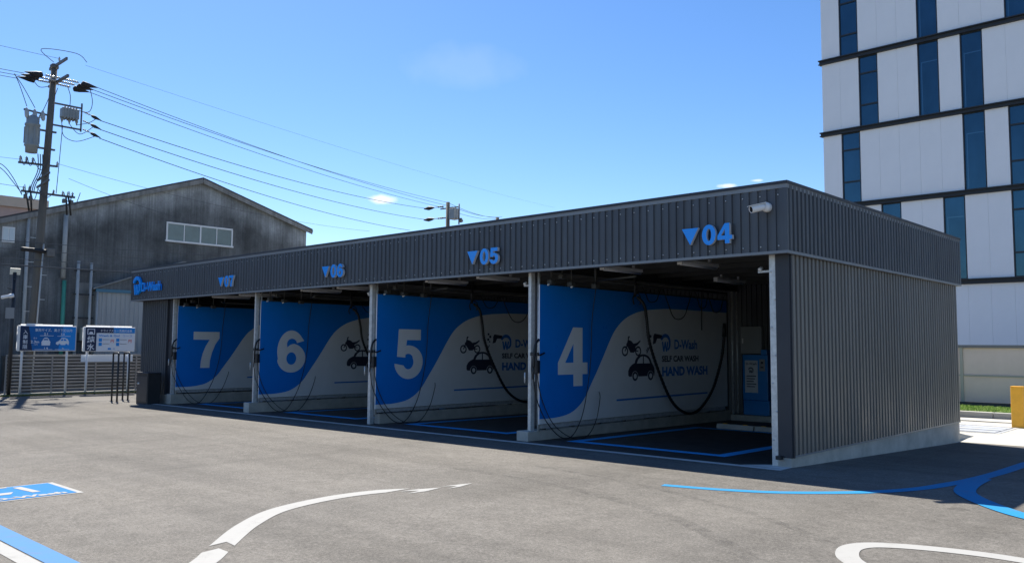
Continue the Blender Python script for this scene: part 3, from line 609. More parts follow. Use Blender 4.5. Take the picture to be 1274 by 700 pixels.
for k, (a, b) in enumerate(((-3.74, -2.93), (-2.90, -2.09))):
    t = thing('wheel_stop', ((a+b)/2, 4.75, gh(-3, 4.7)), ('concrete wheel stop in bay four nearer the printed wall', 'concrete wheel stop in bay four farther from the printed wall')[k], 'wheel stop', 'wheel stops in bay four')
    z = gh(-3, 4.7)-.005; m = MB(); pr = [(4.66, z), (4.68, z+.10), (4.80, z+.10), (4.82, z)]
    m.add([(x, y, zz) for x in (a, b) for y, zz in pr], [(0, 1, 5, 4), (1, 2, 6, 5), (2, 3, 7, 6), (3, 2, 1, 0), (4, 5, 6, 7), (0, 4, 7, 3)]); m.build('block', M_CONC, t)
    for q in (.13, .58): m = MB(); m.box(a+q, a+q+.09, 4.69, 4.73, z+.10, z+.112); m.build('reflector', M_REFL, t)

# CCTV on the fascia
cc = thing('security_camera', (-.2, -.25, 3.46), 'white bullet security camera on the fascia beside the figures 04', 'camera')
m = MB(); m.lathe((-.17, -OYF-.0, 3.49), (0, -1, 0), [(.065, 0), (.068, .05), (.055, .085), (.001, .095)], 18); m.build('base', M_WHITE, cc)
m = MB(); ax = Vector((-.55, -.80, -.24)).normalized(); b0 = Vector((-.19, -OYF-.09, 3.49))
m.lathe(b0, ax, [(.001, -.02), (.045, -.01), (.05, .02), (.05, .17), (.048, .19), (.040, .185)], 16); bd = m.build('body', M_WHITE, cc)
m = MB(); m.lathe(b0, ax, [(.040, .184), (.02, .180), (.001, .18)], 16); m.build('lens', M_LENS, bd)
m = MB(); q = b0+Vector((0, 0, .052)); m.beam(q-ax*.02, q+ax*.22, .098, .008); m.build('sun_shield', M_WHITE, bd)

# ------------------------------------------------------------------ left side: cabinet, rails, signs, fence, camera pole
bn = thing('black_cabinet', (-19.3, -.41, -.16), 'low black metal cabinet standing by the machine room front', 'cabinet')
m = MB(); m.bevel_box(-19.68, -18.92, -.49, -.12, gh(-19, 0)-.02, .69, .012); m.build('body', M_BLKMET, bn)
m = MB(); m.bevel_box(-19.70, -18.90, -.505, -.11, .69, .74, .012); m.build('lid', M_BLKMET, bn)
m = MB(); m.box(-19.65, -18.95, -.50, -.49, -.08, .62); d_ = m.build('door', mat('cabinet_door_grey', (.05, .05, .053), .45, .1, .2, 5), bn)
m = MB(); m.lathe((-19.5, -.50, .42), (0, -1, 0), [(.03, 0), (.03, .03), (.001, .04)], 10); m.build('lock', M_GALV, d_)
for k, y in enumerate((-.62, -.10)):
    t = thing('barrier_rail', (-21.2, y, -.18), ('black pipe hoop rail nearest the machine room corner', 'black pipe hoop rail between the other hoop and the sign')[1-k], 'rail', 'black hoop rails')
    x0 = -20.72-.50*k
    m = MB(); m.tube([(x0, y, -.2), (x0, y, 1.22)], .028, 8); m.build('leg', M_BLKMET, t)
    m = MB(); m.tube([(x0-.40, y, -.2), (x0-.40, y, 1.22)], .028, 8); m.build('leg', M_BLKMET, t)
    m = MB(); m.tube([(x0, y, 1.22)]+[(x0-.06+.06*math.cos(a*.314), y, 1.22+.06*math.sin(a*.314)) for a in range(1, 6)]+[(x0-.34-.06*math.sin(a*.314), y, 1.22+.06*math.cos(a*.314)) for a in range(0, 6)], .028, 8); m.build('top_bar', M_BLKMET, t)
    for xx in (x0, x0-.40): m = MB(); m.lathe((xx, y, gh(xx, y)-.002), (0, 0, 1), [(.06, 0), (.06, .012), (.03, .016)], 12); m.build('base_plate', M_BLKMET, t)

M_SB = mat('sign_face_blue', (.004, .13, .40), .3, 0, .1, 3); M_SBB = mat('sign_bright_blue', (.008, .25, .70), .3); M_SN = mat('sign_face_navy', (.012, .03, .085), .3)
def translucent(name, c):
    m = bpy.data.materials.new(name); m.use_nodes = True; N = m.node_tree.nodes; L = m.node_tree.links; N.remove(N['Principled BSDF'])
    a = N.new('ShaderNodeBsdfDiffuse'); b = N.new('ShaderNodeBsdfTranslucent'); x = N.new('ShaderNodeMixShader'); x.inputs[0].default_value = .5
    for n in (a, b): n.inputs[0].default_value = (*c, 1)
    L.new(a.outputs[0], x.inputs[1]); L.new(b.outputs[0], x.inputs[2]); L.new(x.outputs[0], N['Material Output'].inputs[0]); return m
M_TLUC = translucent('milky_acrylic', (.85, .86, .87))
def board(name, y0, y1, z0, z1, label, posts):
    t = thing(name, (-25.9, (y0+y1)/2, -.21), label, 'sign', 'car wash notice boards')
    m = MB(); m.bevel_box(-25.96, -25.90, y0, y1, z0, z1, .012); m.build('board', M_WHITE, t)
    m = MB(); m.add([(-25.93, y, z) for y in (y0+.08, y1-.12) for z in (z1, z1+.05)], [(0, 2, 3, 1)]); m.build('top_glow_strip', M_TLUC, t)  # translucent strip added so the top edge glows with sun from behind
    m = MB(); m.add([(-25.93, y, z) for y in (y0-.022, y0) for z in (z0+.03, z1-.02)], [(0, 2, 3, 1)]); m.build('edge_glow_strip', M_TLUC, t)  # translucent frame strip added to glow with sunlight from behind, no lamp
    for y, z in posts: m = MB(); m.tube([(-25.99, y, -.24), (-25.99, y, z)], .038, 10); m.build('leg', M_WPAINT, t)
    return t
t = board('size_limit_sign', -1.87, -.05, 1.29, 2.14, 'blue sign board with white car outlines and size figures', ((-1.70, 2.1), (-.30, 2.1)))
m = MB(); m.flat([[(-1.80, 1.31), (-.07, 1.31), (-.07, 2.12), (-1.80, 2.12)]], on_x(-25.896)); fc = m.build('face', M_SB, t)
m = MB(); T = on_x(-25.892)
m.flat([[(-.62, 1.31), (-.07, 1.31), (-.07, 2.12), (-.48, 2.12)]], T); m.build('bright_corner', M_SBB, fc)
m = MB(); m.flat([[(-1.80, 1.31), (-1.42, 1.31), (-1.55, 2.12), (-1.80, 2.12)]], T); m.build('dark_strip', M_SN, fc)
m = MB(); T = on_x(-25.888)
for k, ch in enumerate('入庫制限'): text(m, ch, -1.72, 1.87-.165*k, .15, T, .01)
text(m, '車両サイズ、高さ下記以内', -1.36, 1.955, .11, T, .01, width=1.16)
text(m, '2.1', -1.08, 1.83, .11, T, .02); text(m, '5.0', -.55, 1.83, .10, T, .02); text(m, '2.3m', -1.48, 1.56, .12, T, .02, width=.26); text(m, '高さ', -1.40, 1.70, .06, T, 0); text(m, '以内', -1.38, 1.49, .06, T, 0)
text(m, '1.9', -1.07, 1.34, .11, T, .02); text(m, '2t', -.50, 1.34, .09, T, .02)
for (a, b, z) in ((-1.20, -.78, 1.80), (-.66, -.24, 1.79), (-1.35, -.80, 1.335), (-.72, -.26, 1.335)): m.flat([[(a, z), (b, z), (b, z+.014), (a, z+.014)]], T)
m.flat([[(-1.14, 1.48), (-.88, 1.48), (-.87, 1.60), (-.90, 1.64), (-.94, 1.72), (-.98, 1.745), (-1.04, 1.745), (-1.08, 1.72), (-1.12, 1.64), (-1.15, 1.60)], [(-1.09, 1.66), (-.93, 1.66), (-.955, 1.705), (-1.065, 1.705)]], T)
m.flat([[(-.70, 1.53), (-.62, 1.49)]+arc(-.58, 1.50, .04, .04, 180, 0, 6)+arc(-.36, 1.50, .04, .04, 180, 0, 6)+[(-.29, 1.50), (-.28, 1.60), (-.33, 1.70), (-.42, 1.74), (-.52, 1.735), (-.60, 1.64), (-.69, 1.59)], [(-.56, 1.64), (-.52, 1.70), (-.47, 1.71), (-.47, 1.64)], [(-.45, 1.64), (-.45, 1.71), (-.39, 1.70), (-.35, 1.64)]], T)
m.build('lettering', M_PALEPR, fc)
t = board('price_sign', .19, 1.97, 1.27, 2.14, 'white and navy price board on a post beside the blue size sign', ((.36, 1.3), (1.80, 1.3)))
m = MB(); m.flat([[(.25, 1.29), (.62, 1.29), (.62, 1.90), (.66, 1.93), (1.95, 1.93), (1.95, 2.12), (.25, 2.12)]], on_x(-25.896)); fc = m.build('face', M_SN, t)
m = MB(); m.flat([[(1.2, 1.935), (1.95, 1.935), (1.95, 2.12), (1.2, 2.12)]], on_x(-25.892)); m.build('bright_corner', M_SBB, fc)
m = MB(); T = on_x(-25.888)
for k, ch in enumerate('純水'): m = MB(); text(m, ch, .31, 1.60-.26*k, .25, T, .02); m.build('large_character', M_PALEPR, fc)
m = MB()
m.flat([[(.31, 1.87), (.56, 1.87), (.56, 2.07), (.31, 2.07)], [(.335, 1.895), (.335, 2.045), (.535, 2.045), (.535, 1.895)]], T); m.flat([[(.37, 1.89), (.50, 1.89), (.50, 1.93), (.47, 1.97), (.40, 1.97), (.37, 1.93)]], T)
m.build('wash_symbol', M_PALEPR, fc); m = MB(); text(m, 'ドライブスルー洗車料金表', .74, 1.975, .10, T, .01, width=1.08); m.build('heading', M_PALEPR, fc)
m = MB(); m.flat([[(.625, 1.29), (1.95, 1.29), (1.95, 1.925), (.625, 1.925)]], on_x(-25.895)); pf = m.build('price_face', M_PALEPR, t)
m = MB(); T = on_x(-25.89); text(m, 'Wash & Go!', .70, 1.80, .10, T, .02, width=.72); text(m, 'コース', 1.50, 1.80, .09, T, 0, width=.34)
for u in (.70, 1.30):
    for v in (1.62, 1.47): m.flat([[(u, v), (u+.11, v), (u+.11, v+.12), (u, v+.12)]], T)
m.flat([[(1.02, 1.34), (1.13, 1.34), (1.13, 1.40), (1.02, 1.40)]], T); text(m, '円', 1.2, 1.34, .07, T, 0)
m.build('blue_print', M_SBB, pf)
m = MB()
for u in (1.10, 1.72): text(m, '円', u, 1.60, .13, T, .02)
m.build('red_print', M_ORED, pf)
m = MB()
for u in (.83, 1.43):
    for v in (1.69, 1.54): m.flat([[(u, v), (u+.24, v), (u+.24, v+.012), (u, v+.012)]], T)
m.build('small_print', M_NAVY, pf)
# fence
fn = thing('slat_fence', (-26.1, 2.0, -.22), 'low silver fence of horizontal metal slats behind the signs', 'fence')
M_SLAT = mat('aluminium_slat', (.33, .32, .31), .45, .35, .2, 3)
yF = [-2.12, -.72, .70, 2.12, 3.54, 4.96, 6.4]
for a, b in zip(yF[:-1], yF[1:]):
    for k in range(10):
        m = MB(); z = -.04+.113*k; m.box(-26.11, -26.085, a+.02, b-.02, z, z+.055); m.build('slat', M_SLAT, fn)
    m = MB(); m.box(-26.13, -26.06, a, b, 1.09, 1.165); m.build('top_rail', M_SLAT, fn)
for y in yF: m = MB(); m.box(-26.085, -26.045, y-.022, y+.022, -.25, 1.10); m.build('post', M_SLAT, fn)
m = MB(); m.box(-26.2, -25.99, -2.2, 9, -.5, -.12); tag(m.build('fence_kerb', M_APRON), 'low pale concrete kerb under the slat fence', 'kerb', kind='structure')
bn = MB(); bn.box(-26.055, -26.042, .19, 1.97, .91, 1.16); o = bn.build('fence_banner', M_PALEPR); tag(o, 'pale blank banner tied along the slat fence', 'banner')
m = MB(); m.bevel_box(-29.7, -29.5, -1.3, 14, -.5, 1.08, .01); tag(m.build('low_block_wall', mat('dark_block', (.05, .052, .05), .9, 0, .3, 2)), 'low dark block wall behind the slat fence', 'wall')
# grass along the kerb foot
def grass(name, x0, x1, y0, y1, n, h, cols, label):
    m = MB()
    for i in range(n):
        x = random.uniform(x0, x1); y = random.uniform(y0, y1); z = gh(x, y) if name == 'kerb_grass' else GZ
        a = random.uniform(0, 6.28); hh = h*random.uniform(.4, 1.1); w = .006+.004*random.random(); lx = random.uniform(-.5, .5)*hh; ly = random.uniform(-.5, .5)*hh
        m.add([(x-w*math.cos(a), y-w*math.sin(a), z), (x+w*math.cos(a), y+w*math.sin(a), z), (x+lx, y+ly, z+hh)], [(0, 1, 2)])
    return tag(m.build(name, mat(name, *cols)), label, 'grass', kind='stuff')
grass('kerb_grass', -25.99, -25.86, -2.3, 3.2, 5200, .07, ((.20, .21, .05), .8, 0, .4, 3), 'thin dry grass growing along the fence kerb')
# camera pole
t = thing('camera_pole', (-26.0, -2.03, -.22), 'dark pole with floodlight and white camera at the fence end', 'pole')
m = MB(); m.tube([(-26, -2.03, -.3), (-26, -2.03, 3.9)], .06, 12); m.build('pole', M_BLKMET, t)
m = MB(); m.lathe((-26, -2.03, gh(-26, -2)-.004), (0, 0, 1), [(.12, 0), (.12, .02), (.06, .025)], 12); m.build('base_plate', M_BLKMET, t)
m = MB(); m.beam((-26.0, -2.17, 3.93), (-25.98, -1.87, 3.93), .05, .21, (.25, 0, 1)); f_ = m.build('floodlight', mat('cream_lamp_face', (.72, .68, .56), .4), t)
m = MB(); m.box(-26.03, -26.0, -2.06, -2.0, 3.78, 3.9); m.build('yoke', M_BLKMET, f_)
m = MB(); m.beam((-26, -2.03, 3.66), (-25.7, -2.1, 3.66), .03, .03); m.beam((-26, -2.03, 3.3), (-25.9, -2.25, 3.36), .02, .02); m.build('bracket', M_BLKMET, t)
m = MB(); m.lathe((-25.93, -2.05, 3.13), (0, -1, -.25), [(.001, -.02), (.07, 0), (.07, .12), (.05, .14), (.055, .36), (.04, .37), (.001, .365)], 14); m.build('security_camera', M_WHITE, t)
m = MB(); m.box(-25.97, -25.93, -2.25, -2.0, 2.36, 2.72); m.build('notice_plate', M_GREYBOX, t)

# ------------------------------------------------------------------ warehouse
def slate():
    m = bpy.data.materials.new('weathered_slate_sheet'); m.use_nodes = True; nt = m.node_tree; N = nt.nodes; L = nt.links; b = N['Principled BSDF']
    tc = N.new('ShaderNodeTexCoord')
    def noise(sc, scale, det=6, ro=.65):
        mp = N.new('ShaderNodeMapping'); mp.inputs['Scale'].default_value = sc; L.new(tc.outputs['Object'], mp.inputs[0])
        n = N.new('ShaderNodeTexNoise'); n.inputs['Scale'].default_value = scale; n.inputs['Detail'].default_value = det; n.inputs['Roughness'].default_value = ro; L.new(mp.outputs[0], n.inputs[0]); return n.outputs[0]
    def rng(v, a, b_, c, d):
        r = N.new('ShaderNodeMapRange'); r.inputs[1].default_value = a; r.inputs[2].default_value = b_; r.inputs[3].default_value = c; r.inputs[4].default_value = d; L.new(v, r.inputs[0]); return r.outputs[0]
    def mul(a, c):
        n = N.new('ShaderNodeMath'); n.operation = 'MULTIPLY'; L.new(a, n.inputs[0]); L.new(c, n.inputs[1]); return n.outputs[0]
    def verge():                                # rain-washed paler band that follows the gable edge
        sp = N.new('ShaderNodeSeparateXYZ'); L.new(tc.outputs['Object'], sp.inputs[0])
        def M(op, a, b_=None):
            n = N.new('ShaderNodeMath'); n.operation = op
            for i, q in enumerate((a, b_)):
                if q is None: continue
                if isinstance(q, float): n.inputs[i].default_value = q
                else: L.new(q, n.inputs[i])
            return n.outputs[0]
        dy = M('ABSOLUTE', M('SUBTRACT', sp.outputs['Y'], 2.7))
        dist = M('SUBTRACT', M('SUBTRACT', 9.61, M('MULTIPLY', dy, .325)), sp.outputs['Z'])
        dist = M('ADD', dist, M('MULTIPLY', noise((1, 1.5, .6), .9), -1.3))
        left = M('ADD', dist, M('MULTIPLY', M('ADD', sp.outputs['Y'], 3.0), .15))
        return rng(M('MINIMUM', dist, left), -.1, .7, 2.2, .92)
    v = mul(rng(noise((1, 3.0, .10), 1.2), .3, .7, .74, 1.14), rng(noise((1, 1, .8), .5), .35, .65, .55, 1.35))
    v = mul(v, rng(noise((1, 9, .25), 1.6), .3, .7, .75, 1.2)); v = mul(v, verge()); v = mul(v, rng(noise((1, 1, 1), 14), .3, .7, .85, 1.12))
    sc = N.new('ShaderNodeVectorMath'); sc.operation = 'SCALE'; sc.inputs[0].default_value = (.140, .148, .152); L.new(v, sc.inputs['Scale']); L.new(sc.outputs[0], b.inputs['Base Color'])
    b.inputs['Roughness'].default_value = .9
    return m
M_SLATE = slate(); M_SLATE2 = mat('pale_slate_sheet', (.26, .26, .25), .9, 0, .45, 1.4, (1, 3, .15)); M_ROOFE = mat('roof_edge', (.06, .06, .062), .8, 0, .3, 3)
wh = thing('warehouse', (-33, 5, -.2), 'old weathered dark grey gabled warehouse with white window band', 'building')
RY, RZ, SL, SR = 7.7, 9.41, .343, .299; YL, YR = -9.0, 13.6
zr = lambda y: RZ-(RY-y)*SL if y < RY else RZ-(y-RY)*SR
def corr(mb, y0, y1, zlo, zhi, x, pitch=.13, dep=.018):
    n = int((y1-y0)/pitch*2); pr = [(y0+(y1-y0)*i/n, dep if i % 2 else 0) for i in range(n+1)]
    vs_ = [(x+d, y, zlo) for y, d in pr]+[(x+d, y, max(zlo+.01, min(zhi, zr(y)-.02))) for y, d in pr]; k = n+1
    mb.add(vs_, [(i, i+1, i+1+k, i+k) for i in range(n)], True)
rows = [(-.6, 2.0), (1.95, 4.15), (4.1, 6.33), (6.25, 7.65), (7.6, 9.5)]
for r_, (a, b) in enumerate(rows):
    y = YL; k = 0
    while y < YR-.1:
        y2 = min(YR, y+3.78)
        if max(zr(y), zr(y2), zr(min(max(RY, y), y2))) > a+.1:
            m = MB(); corr(m, y, y2+.02 if y2 < YR else y2, a, b, -33.0+.012*(len(rows)-r_)+.006*(k % 2)); m.build('wall_sheet', M_SLATE2 if r_ == 1 and -1 < y < 5 else M_SLATE, wh)
        y = y2; k += 1
m = MB(); pr = [(YL, -.6), (YR, -.6), (YR, zr(YR)-.03), (RY, RZ-.03), (YL, zr(YL)-.03)]
m.add([(x, y, z) for x in (-33.02, -58) for y, z in pr], [(0, 1, 2, 3, 4), (9, 8, 7, 6, 5), (1, 6, 7, 2), (4, 9, 5, 0)]); m.build('wall_core', M_SLATE, wh)
for (ya, yb) in ((YL-.3, RY), (RY, YR+.25)):
    m = MB(); za, zb = zr(ya), zr(yb)
    m.add([(x, y, z+dz) for x in (-32.75, -58.3) for dz in (0, .10) for y, z in ((ya, za), (yb, zb))], [(0, 1, 3, 2), (5, 4, 6, 7), (0, 4, 5, 1), (2, 3, 7, 6), (0, 2, 6, 4), (1, 5, 7, 3)]); m.build('roof', M_ROOFE, wh)
    m = MB(); m.beam((-32.76, ya, za-.08), (-32.76, yb, zb-.08), .03, .20); m.build('verge_board', M_SLATE2, wh)
wd = MB(); wd.box(-32.96, -32.90, 6.08, 9.38, 7.13, 7.21); wd.box(-32.96, -32.86, 6.04, 9.42, 6.28, 6.36)
for y in (6.08, 7.70, 9.32): wd.box(-32.955, -32.905, y, y+.07, 6.36, 7.13)
wd = wd.build('window', M_WPAINT, wh)
M_FROST = mat('frosted_pane', (.20, .25, .24), .25, 0, .15, 2); M_OLDGL = mat('dark_window_pane', (.04, .055, .065), .08)
for k in range(4):
    y0 = 6.15+.81*k; m = MB(); m.box(-32.945, -32.93, y0+(.02 if k % 2 else 0), y0+.78, 6.36, 7.13); p_ = m.build('pane', M_FROST, wd)
    if k in (0, 2): m = MB(); m.box(-32.93, -32.91, y0+.765, y0+.81, 6.36, 7.13); m.build('stile', M_WPAINT, wd)
m = MB(); m.box(-32.95, -32.9, -.62, -.16, 5.62, 6.25); w2 = m.build('side_window', M_WPAINT, wh)
for k in range(2): m = MB(); m.box(-32.9, -32.89, -.58+.22*k, -.40+.22*k, 5.67, 6.20); m.build('pane', mat('bright_pane', (.55, .62, .66), .2), w2)
M_PVC = mat('grey_pvc_pipe', (.42, .43, .42), .5, 0, .2, 2); M_GRN = mat('green_pipe', (.08, .34, .24), .45, 0, .15, 2)
def pipe(y, z0, z1, r, mm, x=-32.85, name='downpipe', br=True):
    m = MB(); m.tube([(x, y, z0), (x, y, z1)], r, 8)
    if br:
        for k in range(int((z1-z0)/1.1)): m.box(x-.1, x+.01, y-.06, y+.06, z0+.5+1.1*k, z0+.54+1.1*k)
    return m.build(name, mm, wh)
pipe(.30, -.2, 6.85, .07, M_PVC); pipe(1.72, 4.3, 7.0, .10, M_PVC); pipe(1.78, -.2, 4.2, .085, M_GRN, name='green_downpipe', br=False)
pipe(2.22, -.2, 5.05, .07, M_PVC, -32.6, 'conduit'); pipe(2.75, -.2, 5.0, .06, M_PVC, -32.6, 'conduit')
for k in range(5): m = MB(); m.box(-32.7, -32.56, 2.1, 2.9, .6+1.0*k, .66+1.0*k); m.build('conduit_bracket', M_BLKMET, wh)
m = MB(); m.bevel_box(-32.75, -32.4, 2.42, 2.78, 1.66, 2.22, .02); mb_ = m.build('meter_box', mat('cream_meter_box', (.55, .52, .42), .5), wh)
m = MB(); m.box(-32.4, -32.39, 2.52, 2.66, 1.98, 2.12); m.build('meter_window', M_LENS, mb_)
# shed in front of the warehouse
sd = thing('shed', (-32.7, 6.6, -.2), 'pale grey metal lean-to shed with blue eaves against the warehouse', 'shed')
M_SHED = mat('pale_shed_sheet', (.36, .37, .37), .6, 0, .2, 1.3, (1, 3, .2))
m = MB(); ribs_x(m, -32.6, 2.98, 10.5, -.3, 3.78, .2, .02); m.box(-32.9, -32.61, 2.99, 10.5, -.3, 3.78); m.build('wall', M_SHED, sd)
m = MB(); m.box(-32.59, -32.50, 2.95, 10.6, 3.76, 3.90); m.build('gutter', mat('blue_gutter', (.05, .16, .24), .4), sd)
m = MB(); pr = [(2.95, 3.89), (6.8, 5.3), (10.6, 3.89)]; m.add([(x, y, z) for x in (-32.58, -32.9) for y, z in pr], [(0, 1, 2), (5, 4, 3), (0, 3, 4, 1), (1, 4, 5, 2), (2, 5, 3, 0)]); m.build('gable', M_SLATE, sd)
for a, b in (((2.85, 3.87), (6.8, 5.33)), ((6.8, 5.33), (10.7, 3.87))):
    m = MB(); m.add([(x, y, z+dz) for x in (-32.5, -32.92) for dz in (.0, .06) for y, z in (a, b)], [(0, 1, 3, 2), (5, 4, 6, 7), (0, 4, 5, 1), (2, 3, 7, 6), (0, 2, 6, 4), (1, 5, 7, 3)]); m.build('roof', M_SLATE2, sd)
m = MB(); m.tube([(-32.52, 3.02, -.2), (-32.52, 3.02, 3.78)], .04, 8); m.build('downpipe', M_PVC, sd)
# neighbouring pinkish building
pk = thing('pink_building', (-66, -12, 0), 'pale pinkish flat roofed building rising beyond the warehouse', 'building')
M_PINK = mat('pinkish_render', (.52, .36, .30), .9, 0, .12, 1.5)
m = MB(); m.box(-80, -60, -45, 9.2, -1, 11.0); m.build('wall', M_PINK, pk)
m = MB(); m.box(-80.2, -59.8, -45.2, 9.4, 11.0, 11.7); m.build('parapet', mat('beige_parapet', (.62, .48, .36), .9, 0, .1, 1), pk)
for k in range(6): m = MB(); m.box(-60.02, -59.95, -6+2.6*k, -4.6+2.6*k, 7.8, 9.3); m.build('window', M_OLDGL, pk)
# shrub and tarpaulin by the fence end
sh = thing('shrub', (-28.0, -3.0, -.2), 'dark green shrub growing beyond the camera pole', 'shrub')
m = MB()
for i in range(900):
    a = random.uniform(0, 6.28); r = random.random()**.5*.9; h = random.uniform(0, 1.0)*(1-.5*r); x, y, z = -28+r*math.cos(a), -3.1+r*math.sin(a), -.1+h
    d1 = Vector((random.uniform(-1, 1), random.uniform(-1, 1), random.uniform(-.4, 1))).normalized()*.09; d2 = d1.orthogonal().normalized()*.04
    c_ = Vector((x, y, z)); m.add([c_-d1, c_+d2, c_+d1, c_-d2], [(0, 1, 2, 3)])
m.build('foliage', mat('shrub_leaf', (.05, .10, .03), .7, 0, .4, 3), sh)
m = MB()
for k in range(7): m.tube([(-28, -3.1, -.25), (-28+.5*math.cos(k), -3.1+.5*math.sin(k), .5)], .015, 5)
m.build('stem', mat('bark', (.09, .07, .05), .9), sh)
m = MB(); n1, n2 = 9, 7
m.add([(-27.2+.9*(i/8-.5), -2.75+1.0*(j/6-.5), -.22+.40*math.sin(math.pi*i/8)**.6*math.sin(math.pi*j/6)**.6+(.04*random.random() if 0 < i < 8 and 0 < j < 6 else 0)) for j in range(n2) for i in range(n1)], [(j*n1+i, j*n1+i+1, (j+1)*n1+i+1, (j+1)*n1+i) for j in range(n2-1) for i in range(n1-1)], True)
tag(m.build('blue_tarpaulin', mat('blue_tarp', (.03, .10, .32), .6, 0, .2, 4)), 'low lump covered with a blue tarpaulin by the fence end', 'tarpaulin')

# ------------------------------------------------------------------ utility poles and wires
M_POLE = mat('grey_concrete_pole', (.13, .12, .105), .9, 0, .3, 2, (1, 1, .3)); M_STEEL = mat('weathered_steel', (.16, .155, .15), .6, .4, .3, 6); M_INS = mat('porcelain', (.42, .43, .42), .25)
M_TR = mat('transformer_grey', (.27, .30, .31), .5, 0, .2, 3); M_WIRE = mat('black_wire', (.09, .10, .115), .95, spec=.05); M_SLEEVE = mat('black_sleeve', (.01, .01, .012), .6)
up_ = thing('utility_pole', (-28.5, -.70, -.25), 'tall concrete utility pole with grey transformer and crossarms', 'utility pole')
py = lambda z: -.72+.355*(z/12.0)
m = MB(); m.tube([(-28.5, py(z), z) for z in (-.4, 3, 6, 9, 12.0)], .165, 14, True, .105); m.build('pole', M_POLE, up_)
def arm(p, q, w=.07, h=.07, name='crossarm'): m = MB(); m.beam(p, q, w, h); return m.build(name, M_STEEL, up_)
def insul(parent, p, d, n=3, r=.06):
    m = MB(); prof = [(.015, 0)]
    for k in range(n): prof += [(r*.5, .02+.06*k), (r, .04+.06*k), (r*.5, .06+.06*k)]
    prof += [(.015, .06*n+.05)]; m.lathe(p, d, prof, 8); return m.build('insulator', M_INS, parent)
a1 = arm((-29.0, py(11.9), 11.92), (-27.2, py(11.9), 11.92), .06, .10)
insul(a1, (-28.0, py(11.9), 12.0), (0, 0, 1), 2, .05)
a2 = arm((-29.3, py(11.2)+.12, 11.33), (-27.3, py(11.2)+.12, 11.33), .08, .09)
for k in range(3):
    x = -28.85+.42*k+.15
    insul(a2, (x, py(11.2)+.16, 11.33), (0, 1, -.02), 8, .05); insul(a2, (x, py(11.2)+.04, 11.33), (0, -1, -.02), 8, .05)
    for s_, y0 in ((1, .55), (-1, -1.10)):
        m = MB(); m.lathe((x, y0-.18*s_, 11.30), (0, s_, -.03), [(.01, 0), (.12, .06), (.10, .25), (.05, .45), (.012, .62)], 8); m.build('strain_cover', M_SLEEVE, a2)
for z in (11.33, 11.9): m = MB(); m.lathe((-28.5, py(z), z-.06), (0, 0, 1), [(.14, 0), (.15, .02), (.15, .10), (.14, .12)], 14); m.build('pole_band', M_STEEL, up_)
# switch frame on the far side
y1 = .66
arm((-28.5, py(10.5), 10.53), (-28.5, y1, 10.53), .05, .06, 'switch_frame'); arm((-28.5, py(9.7), 9.70), (-28.5, y1, 9.70), .05, .06, 'switch_frame'); arm((-28.5, y1, 9.62), (-28.5, y1, 10.72), .05, .05, 'switch_frame')
m = MB(); m.bevel_box(-28.68, -28.32, -.06, .54, 10.03, 10.42, .04)
for k in range(5): m.box(-28.70, -28.30, .0+.1*k, .035+.1*k, 10.0, 10.44)
for y in (-.02, .24, .50): m.lathe((-28.5, y, 10.03), (0, 0, -1), [(.05, 0), (.06, .05), (.03, .14), (.015, .2)], 8)
m.build('switch_box', M_TR, up_)
for (y, z) in ((.72, 10.42), (.72, 10.07), (.72, 9.74)):
    insul(up_, (-28.5, y, z), (0, 1, -.30), 4, .04); m = MB(); m.lathe((-28.5, y+.28, z-.09), (0, 1, -.32), [(.01, 0), (.05, .05), (.07, .16), (.03, .34), (.01, .42)], 8); m.build('strain_cover', M_SLEEVE, up_)
# transformer
tr = MB(); ty = -1.0
tr.lathe((-28.5, ty, 8.52), (0, 0, 1), [(.001, 0), (.20, 0), (.21, .22), (.25, .24), (.25, .28), (.24, .30), (.24, .98), (.26, 1.0), (.26, 1.06), (.22, 1.1), (.22, 1.30), (.12, 1.38), (.001, 1.39)], 18)
tr = tr.build('transformer', M_TR, up_)
for k in range(7):
    a = k*.9; m = MB(); m.box(-28.5+.245*math.cos(a)-.02, -28.5+.245*math.cos(a)+.02, ty+.245*math.sin(a)-.02, ty+.245*math.sin(a)+.02, 8.85, 9.45); m.build('cooling_rib', M_TR, tr)
for k in range(3): insul(tr, (-28.5, ty-.20+.2*k, 9.84), (0, -.25+.25*k, 1), 2, .05)
for z in (8.75, 9.42): arm((-28.5, ty+.2, z), (-28.5, py(z)+.25, z), .09, .06, 'transformer_bracket')
b_ = arm((-28.5, -1.32, 10.08), (-28.5, py(10)-.05, 10.02), .05, .06)
for k in range(3):
    m = MB(); m.lathe((-28.5, -1.22+.27*k, 10.05), (.25, 0, -1), [(.02, -.12), (.045, -.08), (.075, .02), (.075, .2), (.05, .28), (.02, .3)], 10); m.build('cutout_switch', M_INS, b_)
b_ = arm((-28.45, -1.42, 8.09), (-28.45, -.10, 8.14))
for y in (-1.36, -1.16, -.95): insul(b_, (-28.45, y, 8.12), (0, 0, 1), 3, .055)
insul(b_, (-28.45, -.12, 8.16), (0, 0, 1), 2, .05)
for z in (7.72, 7.45): arm((-29.0, py(z)-.1, z-.1), (-27.9, py(z)-.05, z+.05), .06, .07)
b_ = arm((-28.45, -1.28, 7.06), (-28.45, .55, 7.06))
for y in (-1.2, -1.02, -.2, .12, .3, .46): insul(b_, (-28.45, y, 7.08), (0, 0, 1), 2, .05)
m = MB()
for (ya, yb) in ((-1.15, -1.0), (-.98, -.92), (.22, .28), (.3, .42)): m = MB(); m.tube([(-28.4, ya, 7.05), (-28.4, (ya+yb)/2, 6.75), (-28.4, yb, 6.35)], .035, 6); m.build('cable_termination', M_SLEEVE, up_)
m = MB()
